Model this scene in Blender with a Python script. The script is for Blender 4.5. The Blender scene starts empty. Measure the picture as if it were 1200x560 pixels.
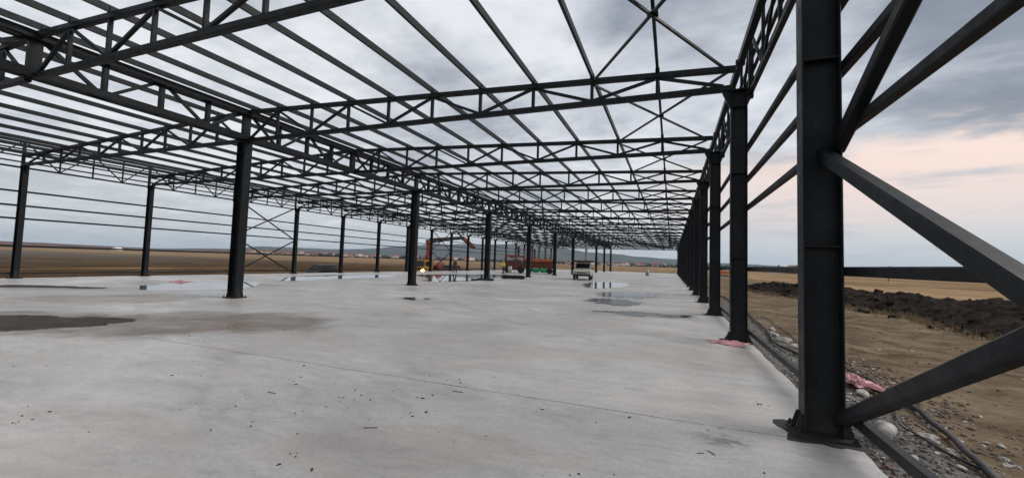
import bpy, math, random
from mathutils import Vector, Matrix, noise as mnoise
R_ = math.radians
random.seed(7)
SC = bpy.context.scene
COL = SC.collection

# ------------------------------------------------------------------ materials
MATS = {}
def node_mat(name):
    m = bpy.data.materials.new(name); m.use_nodes = True
    nt = m.node_tree; b = nt.nodes['Principled BSDF']
    MATS[name] = m
    return m, nt, b
def N(nt, t, **kw):
    n = nt.nodes.new(t)
    for k, v in kw.items():
        if k.startswith('i_'):
            key = k[2:]; key = int(key) if key.isdigit() else key.replace('_', ' ')
            n.inputs[key].default_value = v
        else: setattr(n, k, v)
    return n
def L(nt, a, b): nt.links.new(a, b)
def ramp(nt, stops, src=None):
    r = nt.nodes.new('ShaderNodeValToRGB'); e = r.color_ramp.elements
    while len(e) < len(stops): e.new(0.5)
    for el, (p, c) in zip(e, stops):
        el.position = p; el.color = (c[0], c[1], c[2], 1) if isinstance(c, (tuple, list)) else (c, c, c, 1)
    if src is not None: L(nt, src, r.inputs[0])
    return r
def mixc(nt, fac, a, b, blend='MIX'):
    m = nt.nodes.new('ShaderNodeMix'); m.data_type = 'RGBA'; m.blend_type = blend
    for sock, v in ((m.inputs[0], fac), (m.inputs[6], a), (m.inputs[7], b)):
        if hasattr(v, 'is_linked'): L(nt, v, sock)
        elif isinstance(v, (int, float)): sock.default_value = v
        else: sock.default_value = (*v, 1)
    return m.outputs[2]
def mth(nt, op, a, b=None, c=None, clamp=False):
    m = nt.nodes.new('ShaderNodeMath'); m.operation = op; m.use_clamp = clamp
    for i, v in enumerate((a, b, c)):
        if v is None: continue
        if hasattr(v, 'is_linked'): L(nt, v, m.inputs[i])
        else: m.inputs[i].default_value = v
    return m.outputs[0]
def noise_tex(nt, vec, scale, detail=5, rough=.55, dist=0.0):
    n = N(nt, 'ShaderNodeTexNoise'); n.inputs['Scale'].default_value = scale
    n.inputs['Detail'].default_value = detail; n.inputs['Roughness'].default_value = rough
    n.inputs['Distortion'].default_value = dist
    if vec is not None: L(nt, vec, n.inputs['Vector'])
    return n.outputs['Fac']
def scaled(nt, vec, s, loc=(0, 0, 0), rot=(0, 0, 0)):
    m = N(nt, 'ShaderNodeMapping'); m.inputs['Scale'].default_value = s
    m.inputs['Location'].default_value = loc; m.inputs['Rotation'].default_value = rot
    L(nt, vec, m.inputs['Vector']); return m.outputs[0]
def simple(name, col, rough=.6, var=.25, scale=6.0, metal=0.0, bump=0.0, bscale=40.0, spec=.5):
    """painted / plain surface with blotchy colour and roughness variation"""
    m, nt, b = node_mat(name)
    g = N(nt, 'ShaderNodeNewGeometry').outputs['Position']
    f = noise_tex(nt, g, scale, 6, .6)
    lo = tuple(c * (1 - var) for c in col); hi = tuple(min(1, c * (1 + var)) for c in col)
    L(nt, ramp(nt, [(.3, lo), (.7, hi)], f).outputs[0], b.inputs['Base Color'])
    L(nt, ramp(nt, [(.3, max(.03, rough - .1)), (.7, min(1, rough + .12))], noise_tex(nt, g, scale * 2.3, 5, .6)).outputs[0], b.inputs['Roughness'])
    b.inputs['Metallic'].default_value = metal; b.inputs['Specular IOR Level'].default_value = spec
    if bump:
        bp = N(nt, 'ShaderNodeBump'); bp.inputs['Strength'].default_value = bump; bp.inputs['Distance'].default_value = .02
        L(nt, noise_tex(nt, g, bscale, 6, .6), bp.inputs['Height']); L(nt, bp.outputs[0], b.inputs['Normal'])
    return m

def steel_mat():
    m, nt, b = node_mat('painted_steel')
    g = N(nt, 'ShaderNodeNewGeometry').outputs['Position']
    f = noise_tex(nt, scaled(nt, g, (2.2, 2.2, .7)), 1.6, 7, .62)
    c = ramp(nt, [(.25, (.0026, .0046, .0062)), (.5, (.0052, .0078, .0100)), (.78, (.0125, .0160, .0192))], f)
    dust = ramp(nt, [(.55, 0), (.78, .55)], noise_tex(nt, scaled(nt, g, (5, 5, 1.2)), 2.1, 8, .7))
    # pale site dust, sparse drips and scuffs
    col = mixc(nt, dust.outputs[0], c.outputs[0], (.030, .032, .033))
    # thin vertical scuffs and handling scratches, and mud splashed on the lowest part
    scr = ramp(nt, [(.66, 0), (.74, .55)], noise_tex(nt, scaled(nt, g, (16, 16, 1.1)), 2.0, 4, .7))
    col = mixc(nt, scr.outputs[0], col, (.045, .047, .048))
    zz = N(nt, 'ShaderNodeSeparateXYZ'); L(nt, g, zz.inputs[0])
    mr = N(nt, 'ShaderNodeMapRange'); mr.inputs[1].default_value = .55; mr.inputs[2].default_value = .02; mr.inputs[4].default_value = .5
    L(nt, mth(nt, 'ADD', zz.outputs[2], mth(nt, 'MULTIPLY_ADD', noise_tex(nt, g, 9, 6, .7), .8, -.3)), mr.inputs[0])
    col = mixc(nt, mr.outputs[0], col, (.075, .068, .058))
    L(nt, col, b.inputs['Base Color'])
    L(nt, ramp(nt, [(.3, .40), (.7, .62)], noise_tex(nt, g, 5, 6, .65)).outputs[0], b.inputs['Roughness'])
    b.inputs['Specular IOR Level'].default_value = .26
    bp = N(nt, 'ShaderNodeBump'); bp.inputs['Strength'].default_value = .12; bp.inputs['Distance'].default_value = .01
    L(nt, noise_tex(nt, g, 60, 4, .6), bp.inputs['Height']); L(nt, bp.outputs[0], b.inputs['Normal'])
    return m
STEEL = steel_mat()

def concrete_mat():
    m, nt, b = node_mat('slab_concrete')
    g = N(nt, 'ShaderNodeNewGeometry').outputs['Position']
    xyz = N(nt, 'ShaderNodeSeparateXYZ'); L(nt, g, xyz.inputs[0])
    big = noise_tex(nt, scaled(nt, g, (.16, .22, .2)), 1.0, 7, .6, .6)
    mid = noise_tex(nt, scaled(nt, g, (.8, 1.5, 1), rot=(0, 0, .5)), 1.0, 8, .62, .8)
    fine = noise_tex(nt, g, 26, 8, .68)
    c1 = ramp(nt, [(.30, (.34, .338, .336)), (.44, (.46, .453, .442)), (.56, (.535, .522, .502)), (.70, (.65, .632, .604))], big)
    c2 = ramp(nt, [(.26, (.70, .70, .72)), (.45, (.96, .955, .95)), (.70, (1.12, 1.10, 1.07))], mid)
    col = mixc(nt, 1.0, c1.outputs[0], c2.outputs[0], 'MULTIPLY')
    c3 = ramp(nt, [(.25, (.72, .72, .72)), (.7, (1.14, 1.14, 1.14))], fine)
    col = mixc(nt, .85, col, c3.outputs[0], 'MULTIPLY')
    c4 = ramp(nt, [(.30, (.82, .82, .83)), (.55, (1, 1, 1)), (.72, (1.08, 1.07, 1.05))], noise_tex(nt, scaled(nt, g, (3.2, 7.5, 1), rot=(0, 0, .25)), 1.0, 9, .7, 1.0))
    col = mixc(nt, .9, col, c4.outputs[0], 'MULTIPLY')
    sp = ramp(nt, [(.69, 0), (.73, .6)], noise_tex(nt, g, 48, 3, .5))
    col = mixc(nt, sp.outputs[0], col, (.15, .145, .14))
    # trowel swirls and tyre smears
    sw = ramp(nt, [(.54, 0), (.62, .22), (.70, 0)], noise_tex(nt, scaled(nt, g, (.9, 3.2, 1), rot=(0, 0, -.35)), .7, 6, .55, 2.2))
    col = mixc(nt, sw.outputs[0], col, (.22, .215, .22))
    warm = ramp(nt, [(.46, 0), (.64, .6)], noise_tex(nt, scaled(nt, g, (.3, .55, 1), loc=(3, 8, 0)), 1, 7, .65, .6))
    col = mixc(nt, warm.outputs[0], col, (.40, .345, .30))
    # dried mud films left where puddles shrank: (cx, cy, rx, ry, rot, amount, colour)
    wob = noise_tex(nt, scaled(nt, g, (.55, .55, 1)), 1.4, 8, .65)
    wob = mth(nt, 'MULTIPLY_ADD', wob, 1.7, -.85)
    wobf = mth(nt, 'MULTIPLY_ADD', noise_tex(nt, scaled(nt, g, (7, 13, 1), rot=(0, 0, .3)), 1.0, 8, .72), 4.4, -2.0)
    for cx, cy, rx, ry, rot, amt, cc in ((-10.2, 6.4, 3.3, 2.1, (.55), 1.0, (.165, .125, .090)),
                                         (-17.0, 8.3, 2.9, 1.9, .9, .8, (.23, .19, .15)),
                                         (-23.0, 9.0, 2.4, .9, .45, .7, (.17, .12, .105)),
                                         (-17.5, 30, 2.6, 3.4, .2, .5, (.26, .23, .19)),
                                         (.45, 4.45, .30, .17, .3, .75, (.07, .07, .072)),
                                         (-13.3, 4.6, 2.9, 1.5, .25, .9, (.13, .105, .085)), (-1.0, 14.6, 2.2, 1.0, .1, .5, (.2, .2, .2)), (-2.3, 18.8, 1.6, 1.8, .1, .5, (.2, .2, .2)),
                                         (-2.4, 24, 2.4, 3.0, .1, .4, (.24, .24, .24)), (-21.0, 13.5, 3.2, 3.2, .3, .45, (.25, .24, .23)), (-9.8, 14.4, 1.0, .8, 0, .6, (.18, .175, .17)),
                                         (-5.0, 34, 2.6, 6.5, 0, .3, (.26, .26, .26)), (-13, 24, 5, 1.6, .7, .4, (.3, .27, .23)),
                                         (.75, 5.15, .5, .5, .3, .25, (.2, .2, .21)),
                                         (-2.2, 3.0, 1.4, .6, .4, .35, (.32, .255, .21))):
        v = scaled(nt, g, (1, 1, 0), loc=(-cx, -cy, 0))
        v = scaled(nt, v, (1, 1, 1), rot=(0, 0, -rot))
        v = scaled(nt, v, (1 / rx, 1 / ry, 0))
        ln = N(nt, 'ShaderNodeVectorMath', operation='LENGTH'); L(nt, v, ln.inputs[0])
        d = mth(nt, 'ADD', ln.outputs['Value'], wob if rx > .9 else wobf)
        mr = N(nt, 'ShaderNodeMapRange'); mr.inputs[1].default_value = .66 if rx > .9 else .1; mr.inputs[2].default_value = 1.10
        mr.inputs[3].default_value = amt; mr.inputs[4].default_value = 0.0
        L(nt, d, mr.inputs[0])
        fz = mth(nt, 'MULTIPLY', mr.outputs[0], ramp(nt, [(.2, .45), (.6, 1)], mid).outputs[0])
        col = mixc(nt, fz, col, cc)
    # faint arcs of tyre marks from the site traffic
    for tx, ty, tr in ((14, 33, 27.0), (14, 33, 28.7), (-34, 2, 22.0), (-34, 2, 23.6)):
        ln = N(nt, 'ShaderNodeVectorMath', operation='LENGTH'); L(nt, scaled(nt, g, (1, 1, 0), loc=(-tx, -ty, 0)), ln.inputs[0])
        e = mth(nt, 'ABSOLUTE', mth(nt, 'SUBTRACT', mth(nt, 'ADD', ln.outputs['Value'], mth(nt, 'MULTIPLY', big, 1.2)), tr + .6))
        mr = N(nt, 'ShaderNodeMapRange'); mr.inputs[1].default_value = .05; mr.inputs[2].default_value = .15; mr.inputs[3].default_value = .38; mr.inputs[4].default_value = 0
        L(nt, e, mr.inputs[0])
        col = mixc(nt, mth(nt, 'MULTIPLY', mr.outputs[0], ramp(nt, [(.44, 0), (.6, 1)], mid).outputs[0]), col, (.23, .215, .20))
    # saw-cut joints along every bay line, slightly ragged
    jn = noise_tex(nt, g, 1.3, 6, .7)
    yy = mth(nt, 'ADD', xyz.outputs[1], mth(nt, 'MULTIPLY', jn, .10))
    ym = mth(nt, 'PINGPONG', mth(nt, 'SUBTRACT', yy, 4.87), 2.75)
    line = mth(nt, 'LESS_THAN', ym, .009)
    brk = ramp(nt, [(.36, 0), (.44, 1)], noise_tex(nt, scaled(nt, g, (.5, .02, 1)), 1.0, 5, .7))
    line = mth(nt, 'MULTIPLY', mth(nt, 'MULTIPLY', line, brk.outputs[0]), .9)
    col = mixc(nt, line, col, (.07, .068, .066))
    # hairline cracks
    vo = N(nt, 'ShaderNodeTexVoronoi', feature='DISTANCE_TO_EDGE'); vo.inputs['Scale'].default_value = .23
    wv = N(nt, 'ShaderNodeVectorMath', operation='ADD'); L(nt, g, wv.inputs[0])
    nz = N(nt, 'ShaderNodeTexNoise'); nz.inputs['Scale'].default_value = .8; nz.inputs['Detail'].default_value = 6
    L(nt, g, nz.inputs['Vector'])
    sc = N(nt, 'ShaderNodeVectorMath', operation='SCALE'); sc.inputs['Scale'].default_value = 2.0
    L(nt, nz.outputs['Color'], sc.inputs[0]); L(nt, sc.outputs[0], wv.inputs[1]); L(nt, wv.outputs[0], vo.inputs['Vector'])
    cr = mth(nt, 'MULTIPLY', mth(nt, 'LESS_THAN', vo.outputs['Distance'], .0011), ramp(nt, [(.5, 0), (.56, .45)], noise_tex(nt, g, .35, 3)).outputs[0])
    col = mixc(nt, cr, col, (.16, .155, .15))
    L(nt, col, b.inputs['Base Color'])
    rg = ramp(nt, [(.28, .30), (.5, .46), (.75, .66)], noise_tex(nt, scaled(nt, g, (.35, .6, 1), loc=(1, 5, 0)), 1.0, 7, .6, .7))
    rg2 = mth(nt, 'ADD', rg.outputs[0], mth(nt, 'MULTIPLY_ADD', fine, .14, -.07))
    L(nt, rg2, b.inputs['Roughness']); b.inputs['Specular IOR Level'].default_value = .5
    bp = N(nt, 'ShaderNodeBump'); bp.inputs['Strength'].default_value = .22; bp.inputs['Distance'].default_value = .004
    L(nt, mth(nt, 'ADD', fine, mid), bp.inputs['Height']); L(nt, bp.outputs[0], b.inputs['Normal'])
    return m

def water_mat(name, base, rough=.02, bump=.03, brk=.9, amp=1.5):
    m, nt, b = node_mat(name)
    g = N(nt, 'ShaderNodeNewGeometry').outputs['Position']
    f = noise_tex(nt, g, 1.1, 6, .6)
    L(nt, ramp(nt, [(.3, tuple(c * .5 for c in base)), (.7, tuple(c * 1.6 for c in base))], noise_tex(nt, scaled(nt, g, (1, 2.4, 1)), 1.3, 9, .7)).outputs[0], b.inputs['Base Color'])
    b.inputs['Roughness'].default_value = rough; b.inputs['IOR'].default_value = 1.33
    b.inputs['Specular IOR Level'].default_value = .5
    bp = N(nt, 'ShaderNodeBump'); bp.inputs['Strength'].default_value = bump; bp.inputs['Distance'].default_value = .01
    L(nt, noise_tex(nt, g, 7, 3, .5), bp.inputs['Height']); L(nt, bp.outputs[0], b.inputs['Normal'])
    # water thins out to nothing along a ragged rim and around high spots of the floor
    at = N(nt, 'ShaderNodeAttribute', attribute_name='depth').outputs['Fac']
    hi = noise_tex(nt, scaled(nt, g, (1, 1.5, 1)), brk, 8, .68)
    dd = mth(nt, 'ADD', at, mth(nt, 'MULTIPLY_ADD', hi, amp, -.5 * amp))
    L(nt, ramp(nt, [(.30, 0), (.46, 1)], dd).outputs[0], b.inputs['Alpha'])
    return m

def ground_mat():
    m, nt, b = node_mat('open_ground')
    g = N(nt, 'ShaderNodeNewGeometry').outputs['Position']
    xyz = N(nt, 'ShaderNodeSeparateXYZ'); L(nt, g, xyz.inputs[0]); X = xyz.outputs[0]; Y = xyz.outputs[1]
    n1 = noise_tex(nt, scaled(nt, g, (.05, .05, .05)), 1, 9, .66)
    n2 = noise_tex(nt, scaled(nt, g, (.9, .9, .9)), 1, 9, .68)
    n3 = noise_tex(nt, g, 9, 8, .7)
    wob = mth(nt, 'MULTIPLY_ADD', noise_tex(nt, g, .35, 6, .65), 3.0, -1.5)
    Xw = mth(nt, 'ADD', X, wob)
    # left: ploughed dark brown field, furrows running away along Y
    fur = noise_tex(nt, scaled(nt, g, (.16, .022, .02), rot=(0, 0, .30)), 1.0, 8, .72, .6)
    left = ramp(nt, [(.30, (.040, .025, .016)), (.44, (.105, .066, .038)), (.50, (.045, .028, .018)), (.58, (.14, .092, .053)), (.70, (.26, .18, .105))], fur)
    left2 = ramp(nt, [(.3, .6), (.7, 1.3)], n2)
    leftc = mixc(nt, .7, left.outputs[0], left2.outputs[0], 'MULTIPLY')
    # right: bare tan soil near, dry stubble beyond
    soil = ramp(nt, [(.28, (.070, .050, .035)), (.46, (.175, .130, .088)), (.70, (.29, .225, .155))], n2)
    soilc = mixc(nt, ramp(nt, [(.36, .62), (.56, 1)], noise_tex(nt, g, .5, 5, .6)).outputs[0], (.065, .046, .033), soil.outputs[0])
    soil = N(nt, 'NodeReroute'); L(nt, soilc, soil.inputs[0])
    soilc = mixc(nt, .8, soil.outputs[0], ramp(nt, [(.25, .6), (.7, 1.3)], n3).outputs[0], 'MULTIPLY')
    dry = ramp(nt, [(.3, (.25, .165, .092)), (.55, (.40, .275, .158)), (.75, (.47, .345, .21))], n1)
    dryc = mixc(nt, .5, dry.outputs[0], ramp(nt, [(.3, .7), (.7, 1.25)], n2).outputs[0], 'MULTIPLY')
    frw = ramp(nt, [(.50, 0), (.56, .7), (.62, 0)], noise_tex(nt, scaled(nt, g, (.004, .03, .01), rot=(0, 0, -.5)), 1, 5, .6))
    dryc = mixc(nt, frw.outputs[0], dryc, (.10, .07, .05))
    strip = ramp(nt, [(.40, 0), (.50, .55), (.60, 0)], noise_tex(nt, scaled(nt, g, (.012, .0016, .01), rot=(0, 0, 1.1)), 1, 6, .6)).outputs[0]
    dryc = mixc(nt, strip, dryc, (.11, .07, .042))
    f_r = N(nt, 'ShaderNodeMapRange'); f_r.inputs[1].default_value = 12; f_r.inputs[2].default_value = 17; L(nt, Xw, f_r.inputs[0])
    right = mixc(nt, f_r.outputs[0], soilc, dryc)
    # gravelly grey strip along the slab edge
    f_g = N(nt, 'ShaderNodeMapRange'); f_g.inputs[1].default_value = 2.5; f_g.inputs[2].default_value = 3.1
    f_g.inputs[3].default_value = 1; f_g.inputs[4].default_value = 0
    L(nt, mth(nt, 'ADD', X, mth(nt, 'MULTIPLY', wob, .45)), f_g.inputs[0])
    grav = ramp(nt, [(.3, (.07, .066, .06)), (.5, (.15, .14, .128)), (.72, (.27, .255, .235))], noise_tex(nt, g, 14, 8, .75))
    right = mixc(nt, f_g.outputs[0], right, grav.outputs[0])
    f_l = N(nt, 'ShaderNodeMapRange'); f_l.inputs[1].default_value = -34; f_l.inputs[2].default_value = -20; L(nt, Xw, f_l.inputs[0])
    far = N(nt, 'ShaderNodeMapRange'); far.inputs[1].default_value = 112; far.inputs[2].default_value = 170; L(nt, Y, far.inputs[0])
    lf = N(nt, 'ShaderNodeMapRange'); lf.inputs[1].default_value = -75; lf.inputs[2].default_value = -260; lf.inputs[4].default_value = .75; L(nt, Xw, lf.inputs[0])
    far.inputs[4].default_value = .92
    right = mixc(nt, far.outputs[0], right, dryc)
    c = mixc(nt, mth(nt, 'MAXIMUM', mth(nt, 'MAXIMUM', f_l.outputs[0], lf.outputs[0]), far.outputs[0]), leftc, right)
    L(nt, c, b.inputs['Base Color']); b.inputs['Roughness'].default_value = 1.0; b.inputs['Specular IOR Level'].default_value = .0
    bp = N(nt, 'ShaderNodeBump'); bp.inputs['Strength'].default_value = .8; bp.inputs['Distance'].default_value = .05
    L(nt, mth(nt, 'ADD', n2, mth(nt, 'MULTIPLY', n3, .5)), bp.inputs['Height']); L(nt, bp.outputs[0], b.inputs['Normal'])
    return m

def mound_mat():
    m, nt, b = node_mat('heaped_soil')
    g = N(nt, 'ShaderNodeNewGeometry').outputs['Position']
    n = noise_tex(nt, g, 2.2, 9, .7)
    L(nt, ramp(nt, [(.3, (.010, .007, .005)), (.55, (.022, .015, .0105)), (.8, (.055, .038, .026))], n).outputs[0], b.inputs['Base Color'])
    b.inputs['Roughness'].default_value = .95; b.inputs['Specular IOR Level'].default_value = .15
    bp = N(nt, 'ShaderNodeBump'); bp.inputs['Strength'].default_value = 1; bp.inputs['Distance'].default_value = .12
    L(nt, noise_tex(nt, g, 5, 9, .72), bp.inputs['Height']); L(nt, bp.outputs[0], b.inputs['Normal'])
    return m

def hill_mat(name, stops, scale):
    m, nt, b = node_mat(name)
    g = N(nt, 'ShaderNodeNewGeometry').outputs['Position']
    f = noise_tex(nt, scaled(nt, g, (scale, scale, scale * 3)), 1, 8, .62)
    L(nt, ramp(nt, stops, f).outputs[0], b.inputs['Base Color'])
    b.inputs['Roughness'].default_value = 1; b.inputs['Specular IOR Level'].default_value = .05
    return m

CONC = concrete_mat()
WATER = water_mat('shallow_water', (.20, .20, .205), .015, .012)
RIPPLE = water_mat('thin_wet_film', (.085, .085, .088), .10, .10, 1.9, 2.8)
MUDW = water_mat('muddy_water', (.060, .047, .038), .6, .8, 1.2, 1.9); MUDW.node_tree.nodes['Principled BSDF'].inputs['Specular IOR Level'].default_value = .05
GROUND = ground_mat(); MOUND = mound_mat()
M = dict(
    stone=simple('pale_rubble', (.40, .385, .35), .9, .4, 14, bump=.8, bscale=18),
    stone_d=simple('grey_rubble', (.105, .10, .092), .9, .5, 16, bump=.6),
    brick=simple('brick_rubble', (.21, .125, .10), .9, .5, 25, bump=.5),
    pink=simple('pink_plastic', (.62, .30, .32), .42, .25, 5, bump=.3, bscale=9),
    hose=simple('black_hose', (.012, .012, .013), .5, .3, 8),
    debris=simple('dark_debris', (.035, .03, .027), .9, .5, 20),
    tar=simple('bitumen', (.018, .018, .018), .75, .4, 14, bump=.5),
    beige=simple('primer_beige', (.42, .36, .26), .6, .2, 3),
    yellow=simple('yellow_paint', (.50, .25, .03), .5, .15, 4),
    red=simple('red_paint', (.30, .045, .032), .5, .2, 4),
    darkred=simple('dark_red_paint', (.10, .026, .022), .5, .3, 4),
    orange=simple('orange_paint', (.46, .115, .028), .55, .2, 3),
    rust=simple('brown_orange_paint', (.21, .058, .024), .6, .3, 4),
    green=simple('green_paint', (.015, .23, .10), .45, .2, 4),
    white=simple('white_paint', (.48, .445, .385), .5, .08, 3),
    carpaint=simple('dark_green_paint', (.006, .008, .008), .5, .2, 3, spec=.15),
    black=simple('black_plastic', (.014, .014, .015), .6, .3, 8),
    rubber=simple('tyre_rubber', (.016, .015, .015), .85, .3, 10),
    metal=simple('grey_metal', (.30, .30, .31), .4, .2, 6, metal=.7),
    skin=simple('skin', (.42, .26, .19), .6, .1, 10),
    cloth_dark=simple('dark_cloth', (.022, .022, .028), .95, .3, 8),
    cloth_brown=simple('brown_cloth', (.085, .045, .038), .95, .3, 8),
    cloth_blue=simple('blue_work_cloth', (.03, .04, .07), .95, .3, 8),
    vest=simple('high_visibility_yellow', (.70, .72, .10), .8, .1, 8),
    helmet=simple('pale_helmet', (.62, .58, .42), .4, .1, 8),
    wall=simple('house_render', (.62, .58, .53), .9, .2, .05),
    wall_r=simple('house_pink_render', (.42, .27, .22), .9, .25, .05),
    roof=simple('house_roof_tile', (.24, .11, .08), .9, .3, .1),
    roof_w=simple('pale_sheet_roof', (.78, .78, .77), .6, .1, .1),
    trees=simple('far_tree_leaves', (.032, .042, .028), .95, .5, .05),
    wood=simple('weathered_wood', (.12, .09, .065), .9, .4, 7),
)
def glass_mat():
    m, nt, b = node_mat('dark_window_glass')
    g = N(nt, 'ShaderNodeNewGeometry').outputs['Position']
    L(nt, ramp(nt, [(.3, (.008, .010, .012)), (.7, (.02, .023, .026))], noise_tex(nt, g, 3)).outputs[0], b.inputs['Base Color'])
    b.inputs['Roughness'].default_value = .12; b.inputs['Specular IOR Level'].default_value = .3
    return m
M['glass'] = glass_mat()
def lamp_mat():
    m, nt, b = node_mat('lit_headlamp')
    b.inputs['Base Color'].default_value = (.9, .85, .7, 1)
    b.inputs['Emission Color'].default_value = (1, .80, .45, 1); b.inputs['Emission Strength'].default_value = 20
    return m
M['lamp'] = lamp_mat()

# ------------------------------------------------------------------ mesh helpers
class MB:
    def __init__(s): s.v = []; s.f = []; s.mi = []; s.cur = 0
    def add(s, vs, fs):
        o = len(s.v); s.v += [tuple(v) for v in vs]; s.f += [tuple(i + o for i in f) for f in fs]; s.mi += [s.cur] * len(fs); return s
    def box(s, c, d):
        x, y, z = c; a, b, e = (q / 2 for q in d)
        vs = [(x + i * a, y + j * b, z + k * e) for k in (-1, 1) for j in (-1, 1) for i in (-1, 1)]
        return s.add(vs, [(0, 2, 3, 1), (4, 5, 7, 6), (0, 1, 5, 4), (2, 6, 7, 3), (0, 4, 6, 2), (1, 3, 7, 5)])
    def prism(s, poly, axis, a, b):
        """polygon in the two other axes, extruded along axis from a to b"""
        def P(p, t):
            q = list(p); q.insert(axis, t); return tuple(q)
        n = len(poly); vs = [P(p, a) for p in poly] + [P(p, b) for p in poly]
        fs = [tuple(range(n))[::-1], tuple(range(n, 2 * n))] + [(i, (i + 1) % n, n + (i + 1) % n, n + i) for i in range(n)]
        return s.add(vs, fs)
    def bar(s, p, q, w, h, up=(0, 0, 1), ch=0.0):
        """rectangular section bar from p to q, w across, h along up; ch = corner chamfer"""
        p = Vector(p); q = Vector(q); d = (q - p).normalized(); u = Vector(up)
        x = d.cross(u)
        if x.length < 1e-4: x = d.cross(Vector((0, 1, 0)))
        x.normalize(); u = x.cross(d).normalized()
        a, b = w / 2, h / 2
        if ch: prof = [(-a + ch, -b), (a - ch, -b), (a, -b + ch), (a, b - ch), (a - ch, b), (-a + ch, b), (-a, b - ch), (-a, -b + ch)]
        else: prof = [(-a, -b), (a, -b), (a, b), (-a, b)]
        n = len(prof)
        vs = [p + x * i + u * j for i, j in prof] + [q + x * i + u * j for i, j in prof]
        fs = [tuple(range(n)), tuple(range(n, 2 * n))[::-1]] + [(i, n + i, n + (i + 1) % n, (i + 1) % n) for i in range(n)]
        return s.add(vs, fs)
    def tube(s, pts, r, n=8):
        pts = [Vector(p) for p in pts]; rings = []
        for i, p in enumerate(pts):
            d = (pts[min(i + 1, len(pts) - 1)] - pts[max(i - 1, 0)]).normalized()
            x = d.cross(Vector((0, 0, 1)))
            if x.length < 1e-3: x = d.cross(Vector((0, 1, 0)))
            x.normalize(); y = x.cross(d)
            rr = r[i] if isinstance(r, (list, tuple)) else r
            rings.append([p + x * math.cos(2 * math.pi * k / n) * rr + y * math.sin(2 * math.pi * k / n) * rr for k in range(n)])
        vs = [v for g in rings for v in g]; m = len(rings)
        fs = [(i * n + k, i * n + (k + 1) % n, (i + 1) * n + (k + 1) % n, (i + 1) * n + k) for i in range(m - 1) for k in range(n)]
        fs += [tuple(range(n))[::-1], tuple(range((m - 1) * n, m * n))]
        return s.add(vs, fs)
    def wheel(s, c, r, w, axis=1, n=18):
        """tyre-like cylinder with rounded shoulders, axle along axis"""
        prof = [(r * .55, -w / 2), (r * .92, -w / 2), (r, -w * .32), (r, w * .32), (r * .92, w / 2), (r * .55, w / 2)]
        vs = []
        for k in range(n):
            a = 2 * math.pi * k / n
            for rr, t in prof:
                p = [rr * math.cos(a), rr * math.sin(a)]; p.insert(axis, t); vs.append((p[0] + c[0], p[1] + c[1], p[2] + c[2]))
        m = len(prof)
        fs = [(k * m + j, k * m + j + 1, ((k + 1) % n) * m + j + 1, ((k + 1) % n) * m + j) for k in range(n) for j in range(m - 1)]
        fs += [tuple(k * m for k in range(n)), tuple(k * m + m - 1 for k in range(n))[::-1]]
        return s.add(vs, fs)
    def mesh(s, name, mats, smooth=False):
        me = bpy.data.meshes.new(name); me.from_pydata(s.v, [], s.f)
        for m in (mats if isinstance(mats, (list, tuple)) else [mats]): me.materials.append(m)
        me.polygons.foreach_set('material_index', s.mi)
        if smooth: me.polygons.foreach_set('use_smooth', [True] * len(s.f))
        import bmesh
        bm = bmesh.new(); bm.from_mesh(me); bmesh.ops.recalc_face_normals(bm, faces=bm.faces); bm.to_mesh(me); bm.free()
        me.update(); return me
def link(name, me, parent=None, loc=(0, 0, 0), rz=0.0):
    o = bpy.data.objects.new(name, me); COL.objects.link(o); o.location = loc; o.rotation_euler = (0, 0, rz)
    if parent: o.parent = parent
    return o
def tag(o, label=None, cat=None, group=None, kind=None):
    if label: o['label'] = label
    if cat: o['category'] = cat
    if group: o['group'] = group
    if kind: o['kind'] = kind
    return o
def thing(name, label, cat, loc=(0, 0, 0), rz=0.0, group=None):
    return tag(link(name, None, None, loc, rz), label, cat, group)
def copy_tree(o, parent=None, loc=None):
    c = o.copy(); COL.objects.link(c)
    if parent: c.parent = parent
    if loc is not None: c.location = loc
    for ch in list(o.children): copy_tree(ch, c)
    return c
ORD = ['first', 'second', 'third', 'fourth', 'fifth', 'sixth', 'seventh', 'eighth', 'ninth', 'tenth', 'eleventh', 'twelfth', 'thirteenth',
       'fourteenth', 'fifteenth', 'sixteenth', 'seventeenth', 'eighteenth', 'nineteenth', 'twentieth', 'twenty-first', 'twenty-second']

# ------------------------------------------------------------------ building grid
XR, XM, XL, Y0, BAY, NF = 1.395, -14.80, -30.80, 5.03, 5.5, 20
FY = [Y0 + BAY * k for k in range(NF)]          # frame lines
ZB, ZE, ZR = 5.77, 6.22, 6.85                    # bottom chord, top chord at the eave, at the ridge
YEND = FY[-1]

# slab ---------------------------------------------------------------
def slab():
    m = MB(); pts = []
    # outline with a slightly ragged poured edge along the right side
    y = -8.0
    right = []
    while y < 112.2:
        right.append((1.63 + .03 * mnoise.noise(Vector((y * 1.3, 3.1, 0))) + .012 * mnoise.noise(Vector((y * 6, 9, 0))), y)); y += .18 if y < 20 else 1.2
    pts = right + [(1.62, 112.2), (-31.35, 112.2), (-31.35, 13.2), (-31.05, 13.0), (-31.05, -8)]
    n = len(pts)
    m.add([(x, yy, 0) for x, yy in pts] + [(x, yy, -.38) for x, yy in pts],
          [tuple(range(n))] + [(i, n + i, n + (i + 1) % n, (i + 1) % n) for i in range(n)])
    tag(link('slab', m.mesh('slab', CONC)), kind='structure')
slab()

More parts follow.
